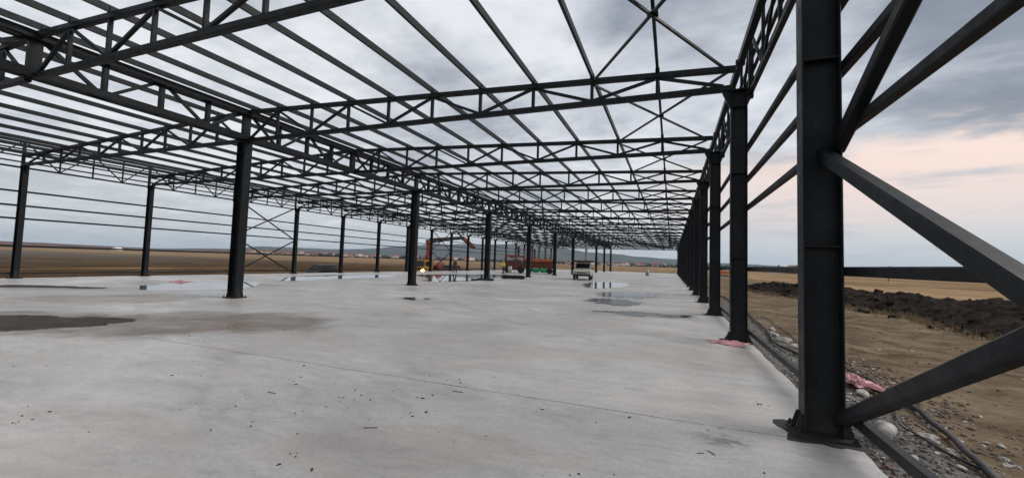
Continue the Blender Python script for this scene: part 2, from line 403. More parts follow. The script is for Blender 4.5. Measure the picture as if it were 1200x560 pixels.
# ground sheet -------------------------------------------------------
def ground_z(x, y):
    n = mnoise.fractal(Vector((x * .25, y * .25, 0)), 1, 2, 4)
    n2 = mnoise.fractal(Vector((x * 1.1, y * 1.1, 5)), 1, 2, 3)
    if -31.2 < x < 1.55 and -7.8 < y < 112: return -1.2 if x < -30.9 else -.3
    if x > 0:
        t = min(1, max(0, (x - 1.6) / 1.6)); base = -.16 - .14 * t
        if x > 30: base -= min(1.2, (x - 30) * .01)
        z = base + (.05 * n + .03 * n2) * (0.5 + min(1, (x - 1.6) * .5))
        for rx in (4.6, 6.6): z -= .055 * math.exp(-((x - rx - .12 * (y * .03) - .25 * math.sin(y * .07)) / .28) ** 2)
        return z
    if x < -31: 
        t = min(1, (-31.0 - x) / 1.3); return -.22 - .83 * t + .06 * n + .02 * n2
    return -.35 - min(.7, max(0, y - 112) * .01) + .06 * n
def ground():
    def axis(segs):
        out = []
        for a, b, n in segs: out += [a + (b - a) * i / n for i in range(n)]
        out.append(segs[-1][1]); return out
    xs = axis([(-14000, -3000, 6), (-3000, -400, 14), (-400, -70, 22), (-70, -36, 17), (-36, -30.9, 14), (-30.9, 1.5, 10), (1.5, 5, 35), (5, 16, 44), (16, 60, 44), (60, 400, 24), (400, 3000, 12), (3000, 14000, 6)])
    ys = axis([(-3000, -200, 6), (-200, -12, 8), (-12, 0, 8), (0, 30, 120), (30, 70, 80), (70, 125, 44), (125, 400, 24), (400, 3000, 16), (3000, 14000, 8)])
    nx, ny = len(xs), len(ys); m = MB()
    m.add([(x, y, ground_z(x, y) if max(abs(x), abs(y)) < 500 else -1.2) for y in ys for x in xs],
          [(j * nx + i, j * nx + i + 1, (j + 1) * nx + i + 1, (j + 1) * nx + i) for j in range(ny - 1) for i in range(nx - 1)])
    tag(link('ground', m.mesh('ground', GROUND, True)), kind='structure')
ground()

# hills --------------------------------------------------------------
def interp(tab, a):
    if a <= tab[0][0]: return tab[0][1]
    for (a0, v0), (a1, v1) in zip(tab, tab[1:]):
        if a <= a1: t = (a - a0) / (a1 - a0); t = t * t * (3 - 2 * t); return v0 + (v1 - v0) * t
    return tab[-1][1]
def hills(name, tab, dist, depth, mat, seed, rough):
    m = MB(); na, nr = 420, 26; a0, a1 = -85, 60
    vs = []
    for j in range(nr):
        t = j / (nr - 1); prof = math.sin(math.pi * min(1, t / 1.0)) ** .8
        for i in range(na):
            a = a0 + (a1 - a0) * i / (na - 1)
            r = dist + depth * (t - .5)
            x, y = r * math.sin(R_(a)), r * math.cos(R_(a))
            h = math.tan(R_(max(.0, interp(tab, a)))) * dist
            nz = mnoise.fractal(Vector((x / 420 + seed, y / 420, seed)), 1, 2.1, 6)
            rg = 1 - abs(mnoise.fractal(Vector((x / 700, y / 700, seed + 3)), 1, 2, 4))
            z = h * prof * (1 + rough * nz * (.35 if abs(t - .5) < .08 else 1)) * (.8 + .2 * rg) if h > 0 else 0
            vs.append((x, y, -6 + z + 5.0))
    m.add(vs, [(j * na + i, j * na + i + 1, (j + 1) * na + i + 1, (j + 1) * na + i) for j in range(nr - 1) for i in range(na - 1)])
    tag(link(name, m.mesh(name, mat, True)), kind='structure')
FAR = [(-85, .4), (-72, .45), (-62, .3), (-56, .5), (-52, .95), (-45, .95), (-40, 1.15), (-36, 1.7), (-30.5, 2.2), (-25.8, 2.45), (-21, 2.55), (-16.4, 2.32), (-10.6, 1.78), (-7, 1.58), (-4, 1.27), (0, 1.13), (5, .75), (9, .64), (14, .48), (22, .2), (30, .05), (60, .05)]
hills('hills', FAR, 4600, 2200, hill_mat('far_hill_haze_tint', [(.3, (.055, .074, .080)), (.5, (.080, .098, .102)), (.7, (.115, .122, .118))], .004), 2.0, .10)  # blue of distant haze is painted into these hill colours
NEAR = [(-85, .34), (-74, .42), (-70, .44), (-66, .3), (-60, .18), (-56, .38), (-53, .55), (-49, .62), (-44, .5), (-38, .35), (-30, .3), (-12, .25), (-6, .3), (0, .28), (6, .18), (12, .1), (60, .02)]
hills('hills', NEAR, 2300, 500, hill_mat('near_hill_earth', [(.3, (.05, .045, .036)), (.5, (.13, .075, .058)), (.7, (.20, .13, .10))], .008), 5.0, .25)

# columns ------------------------------------------------------------
def i_section(w, d, t, z0, z1, flange_axis='x'):
    """I-section: two flanges (normal to X), web along X. d = depth in X, w = flange width in Y"""
    m = MB(); c = .004
    for s in (-1, 1):
        x = s * (d / 2 - t / 2)
        m.prism([(x - t / 2, -w / 2 + c), (x - t / 2 + c, -w / 2), (x + t / 2 - c, -w / 2), (x + t / 2, -w / 2 + c), (x + t / 2, w / 2 - c), (x + t / 2 - c, w / 2), (x - t / 2 + c, w / 2), (x - t / 2, w / 2 - c)], 2, z0, z1)
    m.prism([(-d / 2 + t, -.006), (d / 2 - t, -.006), (d / 2 - t, .006), (-d / 2 + t, .006)], 2, z0, z1)
    return m
def stiff(m, w, d, t, zs):
    for z in zs:
        for s in (-1, 1): m.box((0, s * (w / 4 + .002), z), (d - 2 * t - .002, w / 2 - .012, .012))
    return m
def base_mesh(w, d):
    m = MB(); m.box((0, 0, .014), (d + .17, w + .18, .028))
    for s in (-1, 1):                             # flared gussets on both flanges, and side fins
        for yy in (-w / 2 + .03, w / 2 - .03):
            m.add(*_gus(s * d / 2 + s * .001, s, yy))
    for sx in (-1, 1):
        for sy in (-1, 1):
            m.tube([(sx * (d / 2 + .06), sy * (w / 2 + .06), .028), (sx * (d / 2 + .06), sy * (w / 2 + .06), .075)], .016, 6)
            m.tube([(sx * (d / 2 + .06), sy * (w / 2 + .06), .028), (sx * (d / 2 + .06), sy * (w / 2 + .06), .05)], .026, 6)
    return m
def _gus(x0, s, yy):
    poly = [(x0, .028), (x0 + s * .075, .028), (x0 + s * .068, .07), (x0 + s * .025, .20), (x0, .20)]
    n = 5; vs = [(x, yy - .006, z) for x, z in poly] + [(x, yy + .006, z) for x, z in poly]
    return vs, [tuple(range(n)), tuple(range(n, 2 * n))] + [(i, (i + 1) % n, n + (i + 1) % n, n + i) for i in range(n)]
def grout_mesh(w, d, seed):
    m = MB(); n = 28; vs = [(0, 0, .011)]
    for k in range(n):
        a = 2 * math.pi * k / n; e = 1 / max(abs(math.cos(a)) / (d / 2 + .17), abs(math.sin(a)) / (w / 2 + .18))
        e *= 1 + .28 * mnoise.noise(Vector((math.cos(a) * 2, math.sin(a) * 2, seed)))
        vs.append((math.cos(a) * e, math.sin(a) * e, .004))
    return m.add(vs, [(0, 1 + k, 1 + (k + 1) % n) for k in range(n)])

EW, ED, ET = .21, .335, .016      # edge columns
MW, MD, MT = .29, .43, .02        # middle columns
def col_meshes(w, d, t, side):
    st = stiff(i_section(w, d, t, .028, ZB - .085), w, d, t, (1.86, 3.77, 5.3)).mesh('column_shaft', STEEL)
    bs = base_mesh(w, d).mesh('base_plate', STEEL)
    cap = MB(); cap.box((0, 0, ZB - .075), (d + .06, w + .04, .02))
    if side:     # haunch under the truss end, on the inner face, and the post that rises past the roof edge
        x0 = side * (d / 2 + .001)
        poly = [(x0, 5.28), (x0 + side * .17, ZB - .087), (x0, ZB - .087)]
        cap.add([(x, y, z) for y in (-.05, .05) for x, z in poly], [(0, 1, 2), (3, 4, 5), (0, 1, 4, 3), (1, 2, 5, 4), (2, 0, 3, 5)])
    cp = cap.mesh('cap_plate', STEEL)
    post = None
    if side:
        p = MB(); p.bar((-side * .245, 0, 5.50), (-side * .245, 0, 7.03), .10, .12); p.box((-side * .19, 0, 5.56), (.05, .12, .10)); post = p.mesh('upper_post', STEEL)
    gr = grout_mesh(w, d, 1.7).mesh('base_sealant', M['tar'])
    return st, bs, cp, post, gr
CM = {'R': col_meshes(EW, ED, ET, -1), 'L': col_meshes(EW, ED, ET, 1), 'M': col_meshes(MW, MD, MT, 0)}
def column(side, x, y, label, group):
    st, bs, cp, post, gr = CM[side]
    t = thing('steel_column', label, 'column', (x, y, 0), 0, group)
    link('shaft', st, t); link('base_plate', bs, t); link('cap_plate', cp, t)
    if post: link('upper_post', post, t)
    link('sealant', gr, t)
    return t
for k, y in enumerate(FY):
    extra = {0: 'huge near steel column with a diagonal brace welded to its right side', 1: 'steel column with pink plastic sheet lying at its foot'}
    column('R', XR, y, extra.get(k, f'{ORD[k]} dark steel column along the right-hand edge of the slab'), 'columns along the right slab edge')
    if k >= 1:
        column('L', XL, y, f'{ORD[k-1]} dark steel column along the left edge beside the brown field', 'columns along the left slab edge')
    if k % 2 == 1:
        q = k // 2
        c = column('M', XM, y, f'{ORD[q]} dark steel column of the middle row under the roof ridge' if q != 6 else 'pale beige column of the middle row behind the white pickup', 'columns of the middle row')
        if q == 6:
            for ch in c.children:
                if ch.name.startswith('shaft'):
                    ch.data = ch.data.copy(); ch.data.materials[0] = M['beige']

# trusses ------------------------------------------------------------
def half_truss(x_e, x_r):
    """members as (name, MB); x_e at the eave column face, x_r at the ridge; truss in the plane y=0"""
    P = [(x_e + (x_r - x_e) * i / 10, ZE + (ZR - ZE) * i / 10) for i in range(11)]
    out = []
    s = -1 if x_r < x_e else 1
    out.append(('top_chord', MB().bar((P[0][0] - s * .10, 0, P[0][1]), (P[10][0] - s * .20, 0, P[10][1] - .01), .14, .135, ch=.012)))
    out.append(('bottom_chord', MB().bar((x_e - s * .02, 0, ZB), (x_r - s * .20, 0, ZB), .14, .135, ch=.012)))
    for i in range(1, 10):
        x, z = P[i]; out.append(('post', MB().bar((x, 0, ZB + .0685), (x, 0, z - .0685), .078, .078, up=(0, 1, 0))))
    for i in range(0, 10):
        lo, hi = (i, i + 1) if i % 2 == 0 else (i + 1, i)
        xl, xh = P[lo][0], P[hi][0]; zh = P[hi][1]
        d = 1 if xh > xl else -1
        if lo == 0: xl += d * .1
        if lo == 10: xl += d * .22
        out.append(('diagonal', MB().bar((xl + d * .05, 0, ZB + .07), (xh - d * .05, 0, zh - .07), .07, .07, up=(0, 1, 0))))
    return out
def build_truss_kind(x_e, x_r):
    parts = [(n, mb.mesh('truss_' + n, STEEL)) for n, mb in half_truss(x_e, x_r)]
    whole = MB()
    for n, mb in half_truss(x_e, x_r): whole.add(mb.v, mb.f)
    return parts, whole.mesh('truss_whole', STEEL)
RT = build_truss_kind(XR - ED / 2, XM); LT = build_truss_kind(XL + ED / 2, XM)
for k, y in enumerate(FY):
    for side, (parts, whole) in (('right', RT), ('left', LT)):
        span = 'between the middle row and the right edge' if side == 'right' else 'between the middle row and the left field'
        lab = f'{ORD[k]} roof truss from the camera {span}'
        if k < 8:
            t = thing('roof_truss', lab, 'truss', (0, y, 0), 0, f'roof trusses of the {side} bay')
            for n, me in parts: link(n, me, t)
        else:
            o = tag(link('roof_truss', whole, None, (0, y, 0)), lab, 'truss', f'roof trusses of the {side} bay')

# girder under the ridge: twin chords, panels of a quarter bay --------
def ridge_girder():
    out = []; zt, zb = 6.80, 5.86; a, b = .16, 2 * BAY - .16
    for nm, z in (('top_chord', zt), ('bottom_chord', zb)):
        for sx in (-.15, .15): out.append((nm, MB().bar((sx, .0 + .004, z), (sx, 2 * BAY - .004, z), .13, .19, ch=.01)))
    n = 8; ys = [2 * BAY * i / n for i in range(n + 1)]
    for i in range(1, n):
        w = .24 if i == 4 else .10
        out.append(('post', MB().bar((0, ys[i], zb + .005), (0, ys[i], zt - .005), .165, w, up=(0, 1, 0))))
    for i in range(n):
        lo, hi = (i + 1, i) if i % 2 == 0 else (i, i + 1)
        d = 1 if ys[hi] > ys[lo] else -1
        yh = ys[hi] - d * (.17 if hi in (0, n) else .09)
        out.append(('diagonal', MB().bar((0, ys[lo] + d * .06, zb + .02), (0, yh, zt - .02), .09, .08, up=(1, 0, 0))))
    return out
RG = [(n, mb.mesh('girder_' + n, STEEL)) for n, mb in ridge_girder()]
_w = MB()
for n, mb in ridge_girder(): _w.add(mb.v, mb.f)
RGW = _w.mesh('girder_whole', STEEL)
HEADP = MB().box((0, 0, (ZB - .064 + 6.88) / 2), (.15, .26, 6.88 - ZB + .064)).mesh('girder_head_post', STEEL)
for j in range(10):
    y = FY[0] - BAY + 2 * BAY * j
    lab = f'{ORD[j]} deep lattice girder along the ridge over the middle columns'
    if j < 4:
        t = thing('ridge_girder', lab, 'girder', (XM, y, 0), 0, 'lattice girders along the ridge')
        for n, me in RG: link(n, me, t)
        link('end_post', HEADP, t, (0, 2 * BAY, 0))
    else:
        t = tag(link('ridge_girder', RGW, None, (XM, y, 0)), lab, 'girder', 'lattice girders along the ridge')
        link('end_post', HEADP, t, (0, 2 * BAY, 0))

# parapet lattice along both roof edges --------------------------------
ZPT, ZPB = 6.96, 5.63
def edge_girder():
    out = [('top_chord', MB().bar((0, .003, ZPT), (0, BAY - .003, ZPT), .11, .14, ch=.01)),
           ('bottom_chord', MB().bar((0, .003, ZPB), (0, BAY - .003, ZPB), .09, .09, ch=.01))]
    for z in (6.58, 6.22, 5.92): out.append(('rail', MB().bar((.075, .003, z), (.075, BAY - .003, z), .055, .07)))
    for i in (1, 2, 3):
        y = BAY * i / 4; out.append(('post', MB().bar((0, y, ZPB + .046), (0, y, ZPT - .071), .06, .06, up=(0, 1, 0))))
    P = [(.1, ZPT - .08), (BAY / 4, ZPB + .05), (BAY / 2, ZPT - .08), (3 * BAY / 4, ZPB + .05), (BAY - .1, ZPT - .08)]
    for (a, za), (b, zb) in zip(P, P[1:]):
        out.append(('diagonal', MB().bar((0, a + .03, za), (0, b - .03, zb), .05, .055, up=(1, 0, 0))))
    return out
EG = [(n, mb.mesh('edge_' + n, STEEL)) for n, mb in edge_girder()]
_w = MB()
for n, mb in edge_girder(): _w.add(mb.v, mb.f)
EGW = _w.mesh('edge_whole', STEEL)
for k in range(NF - 1):
    for side in ('right', 'left'):
        x = XR + .245 if side == 'right' else XL - .245
        lab = f'{ORD[k]} roof-edge lattice strip above the {side}-hand row of columns'
        g = f'roof-edge lattices of the {side} side'; rz = 0 if side == 'right' else math.pi
        loc = (x, FY[k], 0) if side == 'right' else (x, FY[k] + BAY, 0)
        if k < 5:
            t = thing('edge_lattice', lab, 'lattice', loc, rz, g)
            for n, me in EG: link(n, me, t)
        else: tag(link('edge_lattice', EGW, None, loc, rz), lab, 'lattice', g)

# purlins --------------------------------------------------------------
def purlin_mesh():
    m = MB(); y0, y1 = FY[0] - BAY - .4, YEND + .25
    m.bar((0, y0, 0), (0, y1, 0), .062, .155)
    for k in range(NF): m.box((.0, FY[k], -.02), (.10, .10, .12))      # cleats over each truss
    return m.mesh('purlin', STEEL)
PUR = purlin_mesh()
for side in ('right', 'left'):
    xe = XR - ED / 2 if side == 'right' else XL + ED / 2
    for i in range(11):
        x = xe + (XM - xe) * i / 10; z = ZE + (ZR - ZE) * i / 10 + .0685 + .086
        if i == 10: x += .34 if side == 'right' else -.34; z -= .03
        if i == 0: x += .20 if side == 'right' else -.20
        o = link('roof_purlin', PUR, None, (x, 0, z))
        if i == 0: o.scale = (1.9, 1, 1)
        w = 'beside the column heads' if i == 0 else ('running along the ridge' if i == 10 else f'{i} panels in from the {side} roof edge')
        tag(o, f'long roof purlin of the {side} bay, {w}', 'purlin', f'roof purlins of the {side} bay')

# girts along the walls ------------------------------------------------
GZ = [(.25, 'lowest, just above the ground'), (1.62, 'at eye level'), (3.02, 'third up from the ground'), (3.68, 'fourth up from the ground'), (4.40, 'topmost, under the roof lattice')]
GIRT = MB().bar((0, FY[0] - BAY - .1, 0), (0, YEND + .12, 0), .09, .09, ch=.01).mesh('wall_girt', STEEL)
for side in ('right', 'left'):
    x = XR + ED / 2 + .047 if side == 'right' else XL - ED / 2 - .047
    for z, w in GZ:
        tag(link('wall_girt', GIRT, None, (x, 0, z)), f'thin horizontal wall rail of the {side} side, {w}', 'wall rail', f'wall rails of the {side} side')

# cross braces ---------------------------------------------------------
def wall_brace(x, ya, yb, za, zb, w, label):
    t = thing('cross_brace', label, 'brace', (x, ya, 0))
    L_ = yb - ya; e = .09
    link('brace_arm', MB().bar((0, e, za), (0, L_ - e, zb), w, w, ch=w * .12).mesh('brace_arm', STEEL), t)
    o = w + .004
    link('brace_arm', MB().bar((-o if x < 0 else o, e, zb), (-o if x < 0 else o, L_ - e, za), w, w, ch=w * .12).mesh('brace_arm', STEEL), t)
ZM = 2.80
yb = FY[0]; ya = FY[0] - BAY
def near_brace(za, zb, label):
    # seen from inside: fixed on the near column (yb) at zb1/za
    t = thing('cross_brace', label, 'brace', (XR + .03, yb, 0)); w = .115
    link('brace_arm', MB().bar((0, -.02, zb), (0, -BAY + .07, za), w, w, ch=.014).mesh('brace_arm', STEEL), t)
    link('brace_arm', MB().bar((w + .004, -.02, za), (w + .004, -BAY + .07, zb), w, w, ch=.014).mesh('brace_arm', STEEL), t)
near_brace(.17, ZM, 'thick lower cross brace fixed to the huge near column above the rubble')
near_brace(ZM + .05, 5.5, 'thick upper cross brace rising from halfway up the huge near column')
for (k, w) in ((3, 'beyond the nearest middle column'), (8, 'in front of the crane truck')):
    for za, zb, u in ((.1, 2.85, 'lower'), (2.95, 5.75, 'upper')):
        wall_brace(XL, FY[k], FY[k + 1], za, zb, .085, f'{u} thin cross brace of the left wall {w}')
# roof cross braces over the outermost two panels of the right bay
for k in range(NF - 1):
    xe = XR - ED / 2; x2 = xe + (XM - xe) * .2; z0, z2 = ZE - .02, ZE + (ZR - ZE) * .2 - .02
    t = thing('roof_brace', f'{ORD[k]} thin roof cross brace beside the right-hand roof edge', 'brace', (0, FY[k], 0), 0, 'roof cross braces of the right bay')
    if k == 0:
        A1 = MB().bar((xe - .05, .08, z0), (x2 + .05, BAY - .08, z2), .05, .05).mesh('roof_brace_arm', STEEL)
        A2 = MB().bar((xe - .05, BAY - .08, z0 - .053), (x2 + .05, .08, z2 - .053), .05, .05).mesh('roof_brace_arm', STEEL)
        A3 = MB().box(((xe + x2) / 2, BAY / 2, (z0 + z2) / 2 - .026), (.2, .2, .012)).mesh('roof_brace_plate', STEEL)
    link('brace_arm', A1, t); link('brace_arm', A2, t); link('gusset_plate', A3, t)

# ------------------------------------------------------------------ puddles
def puddle(pts, mat, label, seed, z=.004, jag=.12, closed_sub=8):
    n = len(pts); out = []
    for i in range(n):
        p0, p1, p2, p3 = (Vector((*pts[(i + q) % n], 0)) for q in (-1, 0, 1, 2))
        for s in range(closed_sub):
            t = s / closed_sub
            p = .5 * ((2 * p1) + (p2 - p0) * t + (2 * p0 - 5 * p1 + 4 * p2 - p3) * t * t + (3 * p1 - p0 - 3 * p2 + p3) * t ** 3)
            sz = (p2 - p1).length
            j = mnoise.fractal(Vector((p.x * 1.7, p.y * 1.7, seed)), 1, 2, 4) * jag * min(3, sz)
            k = mnoise.fractal(Vector((p.x * 1.7, p.y * 1.7, seed + 9)), 1, 2, 4) * jag * min(3, sz)
            out.append((p.x + j, p.y + k, z))
    n2 = len(out); cxx = sum(p[0] for p in out) / n2; cyy = sum(p[1] for p in out) / n2
    fr = (1.06, .90, .72, .5); vs = [(cxx + (p[0] - cxx) * q, cyy + (p[1] - cyy) * q, z) for q in fr for p in out] + [(cxx, cyy, z)]
    m = MB(); m.add(vs, [(j * n2 + i, j * n2 + (i + 1) % n2, (j + 1) * n2 + (i + 1) % n2, (j + 1) * n2 + i) for j in range(3) for i in range(n2)] + [(3 * n2 + i, 3 * n2 + (i + 1) % n2, 4 * n2) for i in range(n2)])
    me = m.mesh('puddle', mat)
    at = me.attributes.new('depth', 'FLOAT', 'POINT')
    for i in range(len(vs)): at.data[i].value = (0, .45, .8, 1, 1)[min(4, i // n2)]
    return tag(link('puddle', me), label, 'puddle', kind='structure')
puddle([(-15.2, 3.9), (-14.4, 5.0), (-12.77, 5.75), (-11.44, 5.95), (-11.1, 5.3), (-11.35, 4.55), (-11.9, 3.75), (-13.4, 3.2)], MUDW, 'muddy brown puddle on the slab, largest and nearest', 1, jag=.07)
puddle([(-25.4, 7.4), (-25.6, 8.9), (-24.3, 9.5), (-22.0, 10.2), (-21.6, 9.6), (-23.0, 8.9)], MUDW, 'thin muddy streak of water near the left slab edge', 2)
puddle([(-21.6, 10.7), (-23.2, 12.5), (-24.0, 15.1), (-21.8, 16.9), (-18.7, 14.2), (-18.4, 11.5), (-19.9, 10.3)], WATER, 'pale puddle beside the pink plastic scrap', 3)
puddle([(-17.5, 10.3), (-16.8, 11.1), (-15.9, 10.9), (-16.0, 10.2)], RIPPLE, 'small dark puddle in front of the nearest middle column', 4)
puddle([(-24.0, 19.5), (-26.6, 23.5), (-27.3, 28), (-25.0, 34.0), (-22.3, 29.5), (-22.6, 25), (-21.9, 21), (-22.0, 18.6)], WATER, 'wide pale puddle behind the nearest middle column', 5)
puddle([(-24.6, 36.2), (-23.3, 42.5), (-19.4, 49.2), (-16.2, 38.5), (-14.6, 30.2), (-15.2, 26.3), (-17.0, 26.0), (-20, 31)], WATER, 'wide puddle reflecting the crane truck', 6)
puddle([(-6.9, 34.6), (-6.2, 40), (-3.7, 39.6), (-3.1, 32.8), (-5.1, 27.9)], WATER, 'clear puddle reflecting three far columns', 7, jag=.05)
puddle([(-4.1, 24.1), (-3.2, 26.0), (-2.0, 26.6), (-.6, 24.0), (-.9, 22.5), (-1.7, 21.3), (-3.4, 21.6)], RIPPLE, 'dark wet streaks tapering toward the right-hand columns', 8)
puddle([(-3.7, 19.7), (-2.9, 20.6), (-2.0, 20.5), (-1.3, 19.4), (-1.3, 18.0), (-1.9, 16.9), (-2.6, 17.6), (-3.1, 17.4)], RIPPLE, 'dark patchy puddle second nearest the right-hand columns', 9, jag=.2)
puddle([(-2.7, 14.6), (-2.0, 15.0), (-1.1, 15.5), (-.1, 15.2), (.75, 15.3), (.5, 14.5), (.1, 14.2), (-.6, 14.3), (-1.1, 13.9), (-1.8, 14.3)], RIPPLE, 'dark long puddle nearest the right-hand columns', 10, jag=.12)
puddle([(-10.35, 14.2), (-10.2, 15.0), (-9.3, 14.8), (-9.2, 13.8)], RIPPLE, 'small round dark puddle in the middle of the slab', 11)

# loose bits on the slab ------------------------------------------------
def debris():
    m = MB(); rnd = random.Random(3)
    spots = [(rnd.uniform(-12, 1.2), rnd.uniform(2, 16)) for _ in range(90)]
    for _ in range(34):
        a_, b_ = -1.5 + rnd.gauss(-1.3, 2.0), abs(rnd.gauss(2.4, 1.3)) + 1.0
        for _q in range(rnd.choice([1, 2, 3, 6])): spots.append((a_ + rnd.gauss(0, .11), b_ + rnd.gauss(0, .11)))
    for x, y in spots:
        if x > 1.2: continue
        s = rnd.choice([.005, .006, .007, .009, .012]) * rnd.uniform(.6, 1.2); el = rnd.uniform(.8, 3.0); a = rnd.uniform(0, 6.28); n = 6; vs = []
        for k in range(n):
            t = 2 * math.pi * k / n; q = rnd.uniform(.6, 1.2)
            u, v = math.cos(t) * s * el * q, math.sin(t) * s * q
            vs.append((x + u * math.cos(a) - v * math.sin(a), y + u * math.sin(a) + v * math.cos(a), .0015))
        vs += [(vx * .5 + x * .5, vy * .5 + y * .5, .004 + s * .5) for vx, vy, _ in vs]
        m.add(vs, [(k, (k + 1) % n, n + (k + 1) % n, n + k) for k in range(n)] + [tuple(range(n, 2 * n))])
    for (x, y, l, a) in ((-1.35, 2.35, .16, 1.75), (-2.5, 4.6, .14, .1), (-2.7, 3.25, .13, .5), (-4.4, 3.6, .14, 0), (.31, 4.15, .09, -.9), (.22, 4.05, .06, .4)):
        m.bar((x, y, .006), (x + l * math.cos(a), y + l * math.sin(a), .006), .005, .005)
    tag(link('debris', m.mesh('debris', M['debris'])), 'scattered dark crumbs and splinters on the bare slab', 'debris', kind='stuff')
debris()

# crumpled plastic ------------------------------------------------------
def crumple(loc, sx, sy, h, seed, rz, label):
    n = 26; m = MB(); vs = []
    for j in range(n):
        for i in range(n):
            u, v = i / (n - 1) * 2 - 1, j / (n - 1) * 2 - 1
            r = 1 + .75 * mnoise.noise(Vector((u * 1.5, v * 1.5, seed))) + .25 * mnoise.noise(Vector((u * 5, v * 5, seed)))
            e = max(abs(u), abs(v))
            z = h * (.35 + abs(mnoise.fractal(Vector((u * 2.2, v * 2.2, seed + 4)), .8, 2.2, 5)) * 1.1) * (1 - e ** 3) + .008
            vs.append((u * sx * r, v * sy * r * (1 + .2 * u), z))
    m.add(vs, [(j * n + i, j * n + i + 1, (j + 1) * n + i + 1, (j + 1) * n + i) for j in range(n - 1) for i in range(n - 1)])
    o = link('plastic_sheet', m.mesh('plastic_sheet', M['pink'], True), None, loc, rz); tag(o, label, 'plastic sheet', 'scraps of pink plastic')
crumple((1.12, 10.12, .002), .34, .17, .07, 1.3, -.2, 'crumpled pink plastic sheet at the foot of the second right-hand column')
crumple((2.86, 8.55, -.20), .17, .40, .12, 4.1, .12, 'crumpled pink plastic sheet in the rubble beside the black hose')
crumple((-24.2, 14.2, .002), .42, .26, .10, 7.7, .3, 'pink plastic scrap far out on the slab by the left puddle')

# ------------------------------------------------------------------ rubble strip
def rock(m, c, s, rnd, sub=1):
    t = (1 + 5 ** .5) / 2
    v0 = [(-1, t, 0), (1, t, 0), (-1, -t, 0), (1, -t, 0), (0, -1, t), (0, 1, t), (0, -1, -t), (0, 1, -t), (t, 0, -1), (t, 0, 1), (-t, 0, -1), (-t, 0, 1)]
    f0 = [(0, 11, 5), (0, 5, 1), (0, 1, 7), (0, 7, 10), (0, 10, 11), (1, 5, 9), (5, 11, 4), (11, 10, 2), (10, 7, 6), (7, 1, 8), (3, 9, 4), (3, 4, 2), (3, 2, 6), (3, 6, 8), (3, 8, 9), (4, 9, 5), (2, 4, 11), (6, 2, 10), (8, 6, 7), (9, 8, 1)]
    vs = [Vector(v).normalized() for v in v0]; fs = list(f0)
    for _ in range(sub):
        mid = {}; nf = []
        def mp(a, b):
            k = (min(a, b), max(a, b))
            if k not in mid: vs.append(((vs[a] + vs[b]) / 2).normalized()); mid[k] = len(vs) - 1
            return mid[k]
        for a, b, c_ in fs:
            ab, bc, ca = mp(a, b), mp(b, c_), mp(c_, a); nf += [(a, ab, ca), (b, bc, ab), (c_, ca, bc), (ab, bc, ca)]
        fs = nf
    sd = rnd.uniform(0, 99); a = rnd.uniform(0, 6.28); ca, sa = math.cos(a), math.sin(a); out = []
    for v in vs:
        q = 1 + .75 * mnoise.noise(v * 1.1 + Vector((sd, 0, 0))) + .28 * mnoise.noise(v * 3 + Vector((0, sd, 0)))
        x, y, z = v.x * q * s[0], v.y * q * s[1], v.z * q * s[2]
        out.append((c[0] + x * ca - y * sa, c[1] + x * sa + y * ca, c[2] + z))
    m.add(out, fs)
def rubble():
    rnd = random.Random(11); m = MB()
    for _ in range(9000):
        y = rnd.uniform(1.2, 9) if rnd.random() < .6 else rnd.uniform(9, 45)
        x = 1.72 + abs(rnd.gauss(0, .75))
        if x > 4.2: continue
        s = rnd.choice([.006, .008, .010, .012, .016, .024]) * rnd.uniform(.7, 1.3)
        br = math.exp(-((x - 3.2) / .5) ** 2 - ((y - 9) / 3.0) ** 2)
        m.cur = 2 if rnd.random() < .05 + .45 * br else (0 if rnd.random() < .16 else 1)
        rock(m, (x, y, ground_z(x, y) + s * .25), (s * rnd.uniform(.8, 1.6), s, s * .7), rnd, 0)
    for _ in range(900):                          # denser broken brick by the hose
        x, y = rnd.gauss(3.35, .32), rnd.gauss(9.4, 1.3); s = rnd.uniform(.010, .028); m.cur = 2 if rnd.random() < .55 else (0 if rnd.random() < .4 else 1)
        if x < 1.8: continue
        rock(m, (x, y, ground_z(x, y) + s * .3), (s * 1.4, s, s * .7), rnd, 0)
    for _ in range(1500):                         # sparse stones over the soil
        x, y = rnd.uniform(3, 10), rnd.uniform(2, 45); s = rnd.choice([.008, .012, .018, .03]) * rnd.uniform(.6, 1.2); m.cur = 0 if rnd.random() < .2 else 1
        rock(m, (x, y, ground_z(x, y) + s * .2), (s * 1.3, s, s * .6), rnd, 0)
    tag(link('rubble', m.mesh('rubble', [M['stone'], M['stone_d'], M['brick']])), 'broken grey and reddish rubble strewn along the slab edge', 'rubble', kind='stuff')
rubble()
rnd = random.Random(5)
STONES = [(2.73, 13.75, .17), (2.78, 12.95, .19), (2.86, 12.1, .14), (2.74, 8.0, .12), (2.45, 7.6, .10), (2.73, 6.25, .10), (2.72, 5.80, .085), (2.60, 5.35, .055), (3.1, 7.0, .06), (2.15, 5.2, .08), (2.5, 4.75, .10), (2.62, 4.55, .07), (3.55, 6.6, .06), (2.95, 15.2, .13), (2.6, 10.9, .1), (3.3, 6.1, .05), (2.22, 4.55, .09), (2.05, 6.9, .07)]
for i, (x, y, s) in enumerate(STONES):
    s *= .66; m = MB(); rock(m, (0, 0, 0), (s * rnd.uniform(1.0, 1.6), s, s * .75), rnd, 1)
    tag(link('concrete_lump', m.mesh('concrete_lump', M['stone']), None, (x, y, ground_z(x, y) + s * .25), rnd.uniform(0, 6)), 'pale lump of broken concrete lying in the rubble beside the slab', 'rubble lump', 'pale concrete lumps in the rubble')
m = MB()                                           # short bent piece of pale pipe insulation
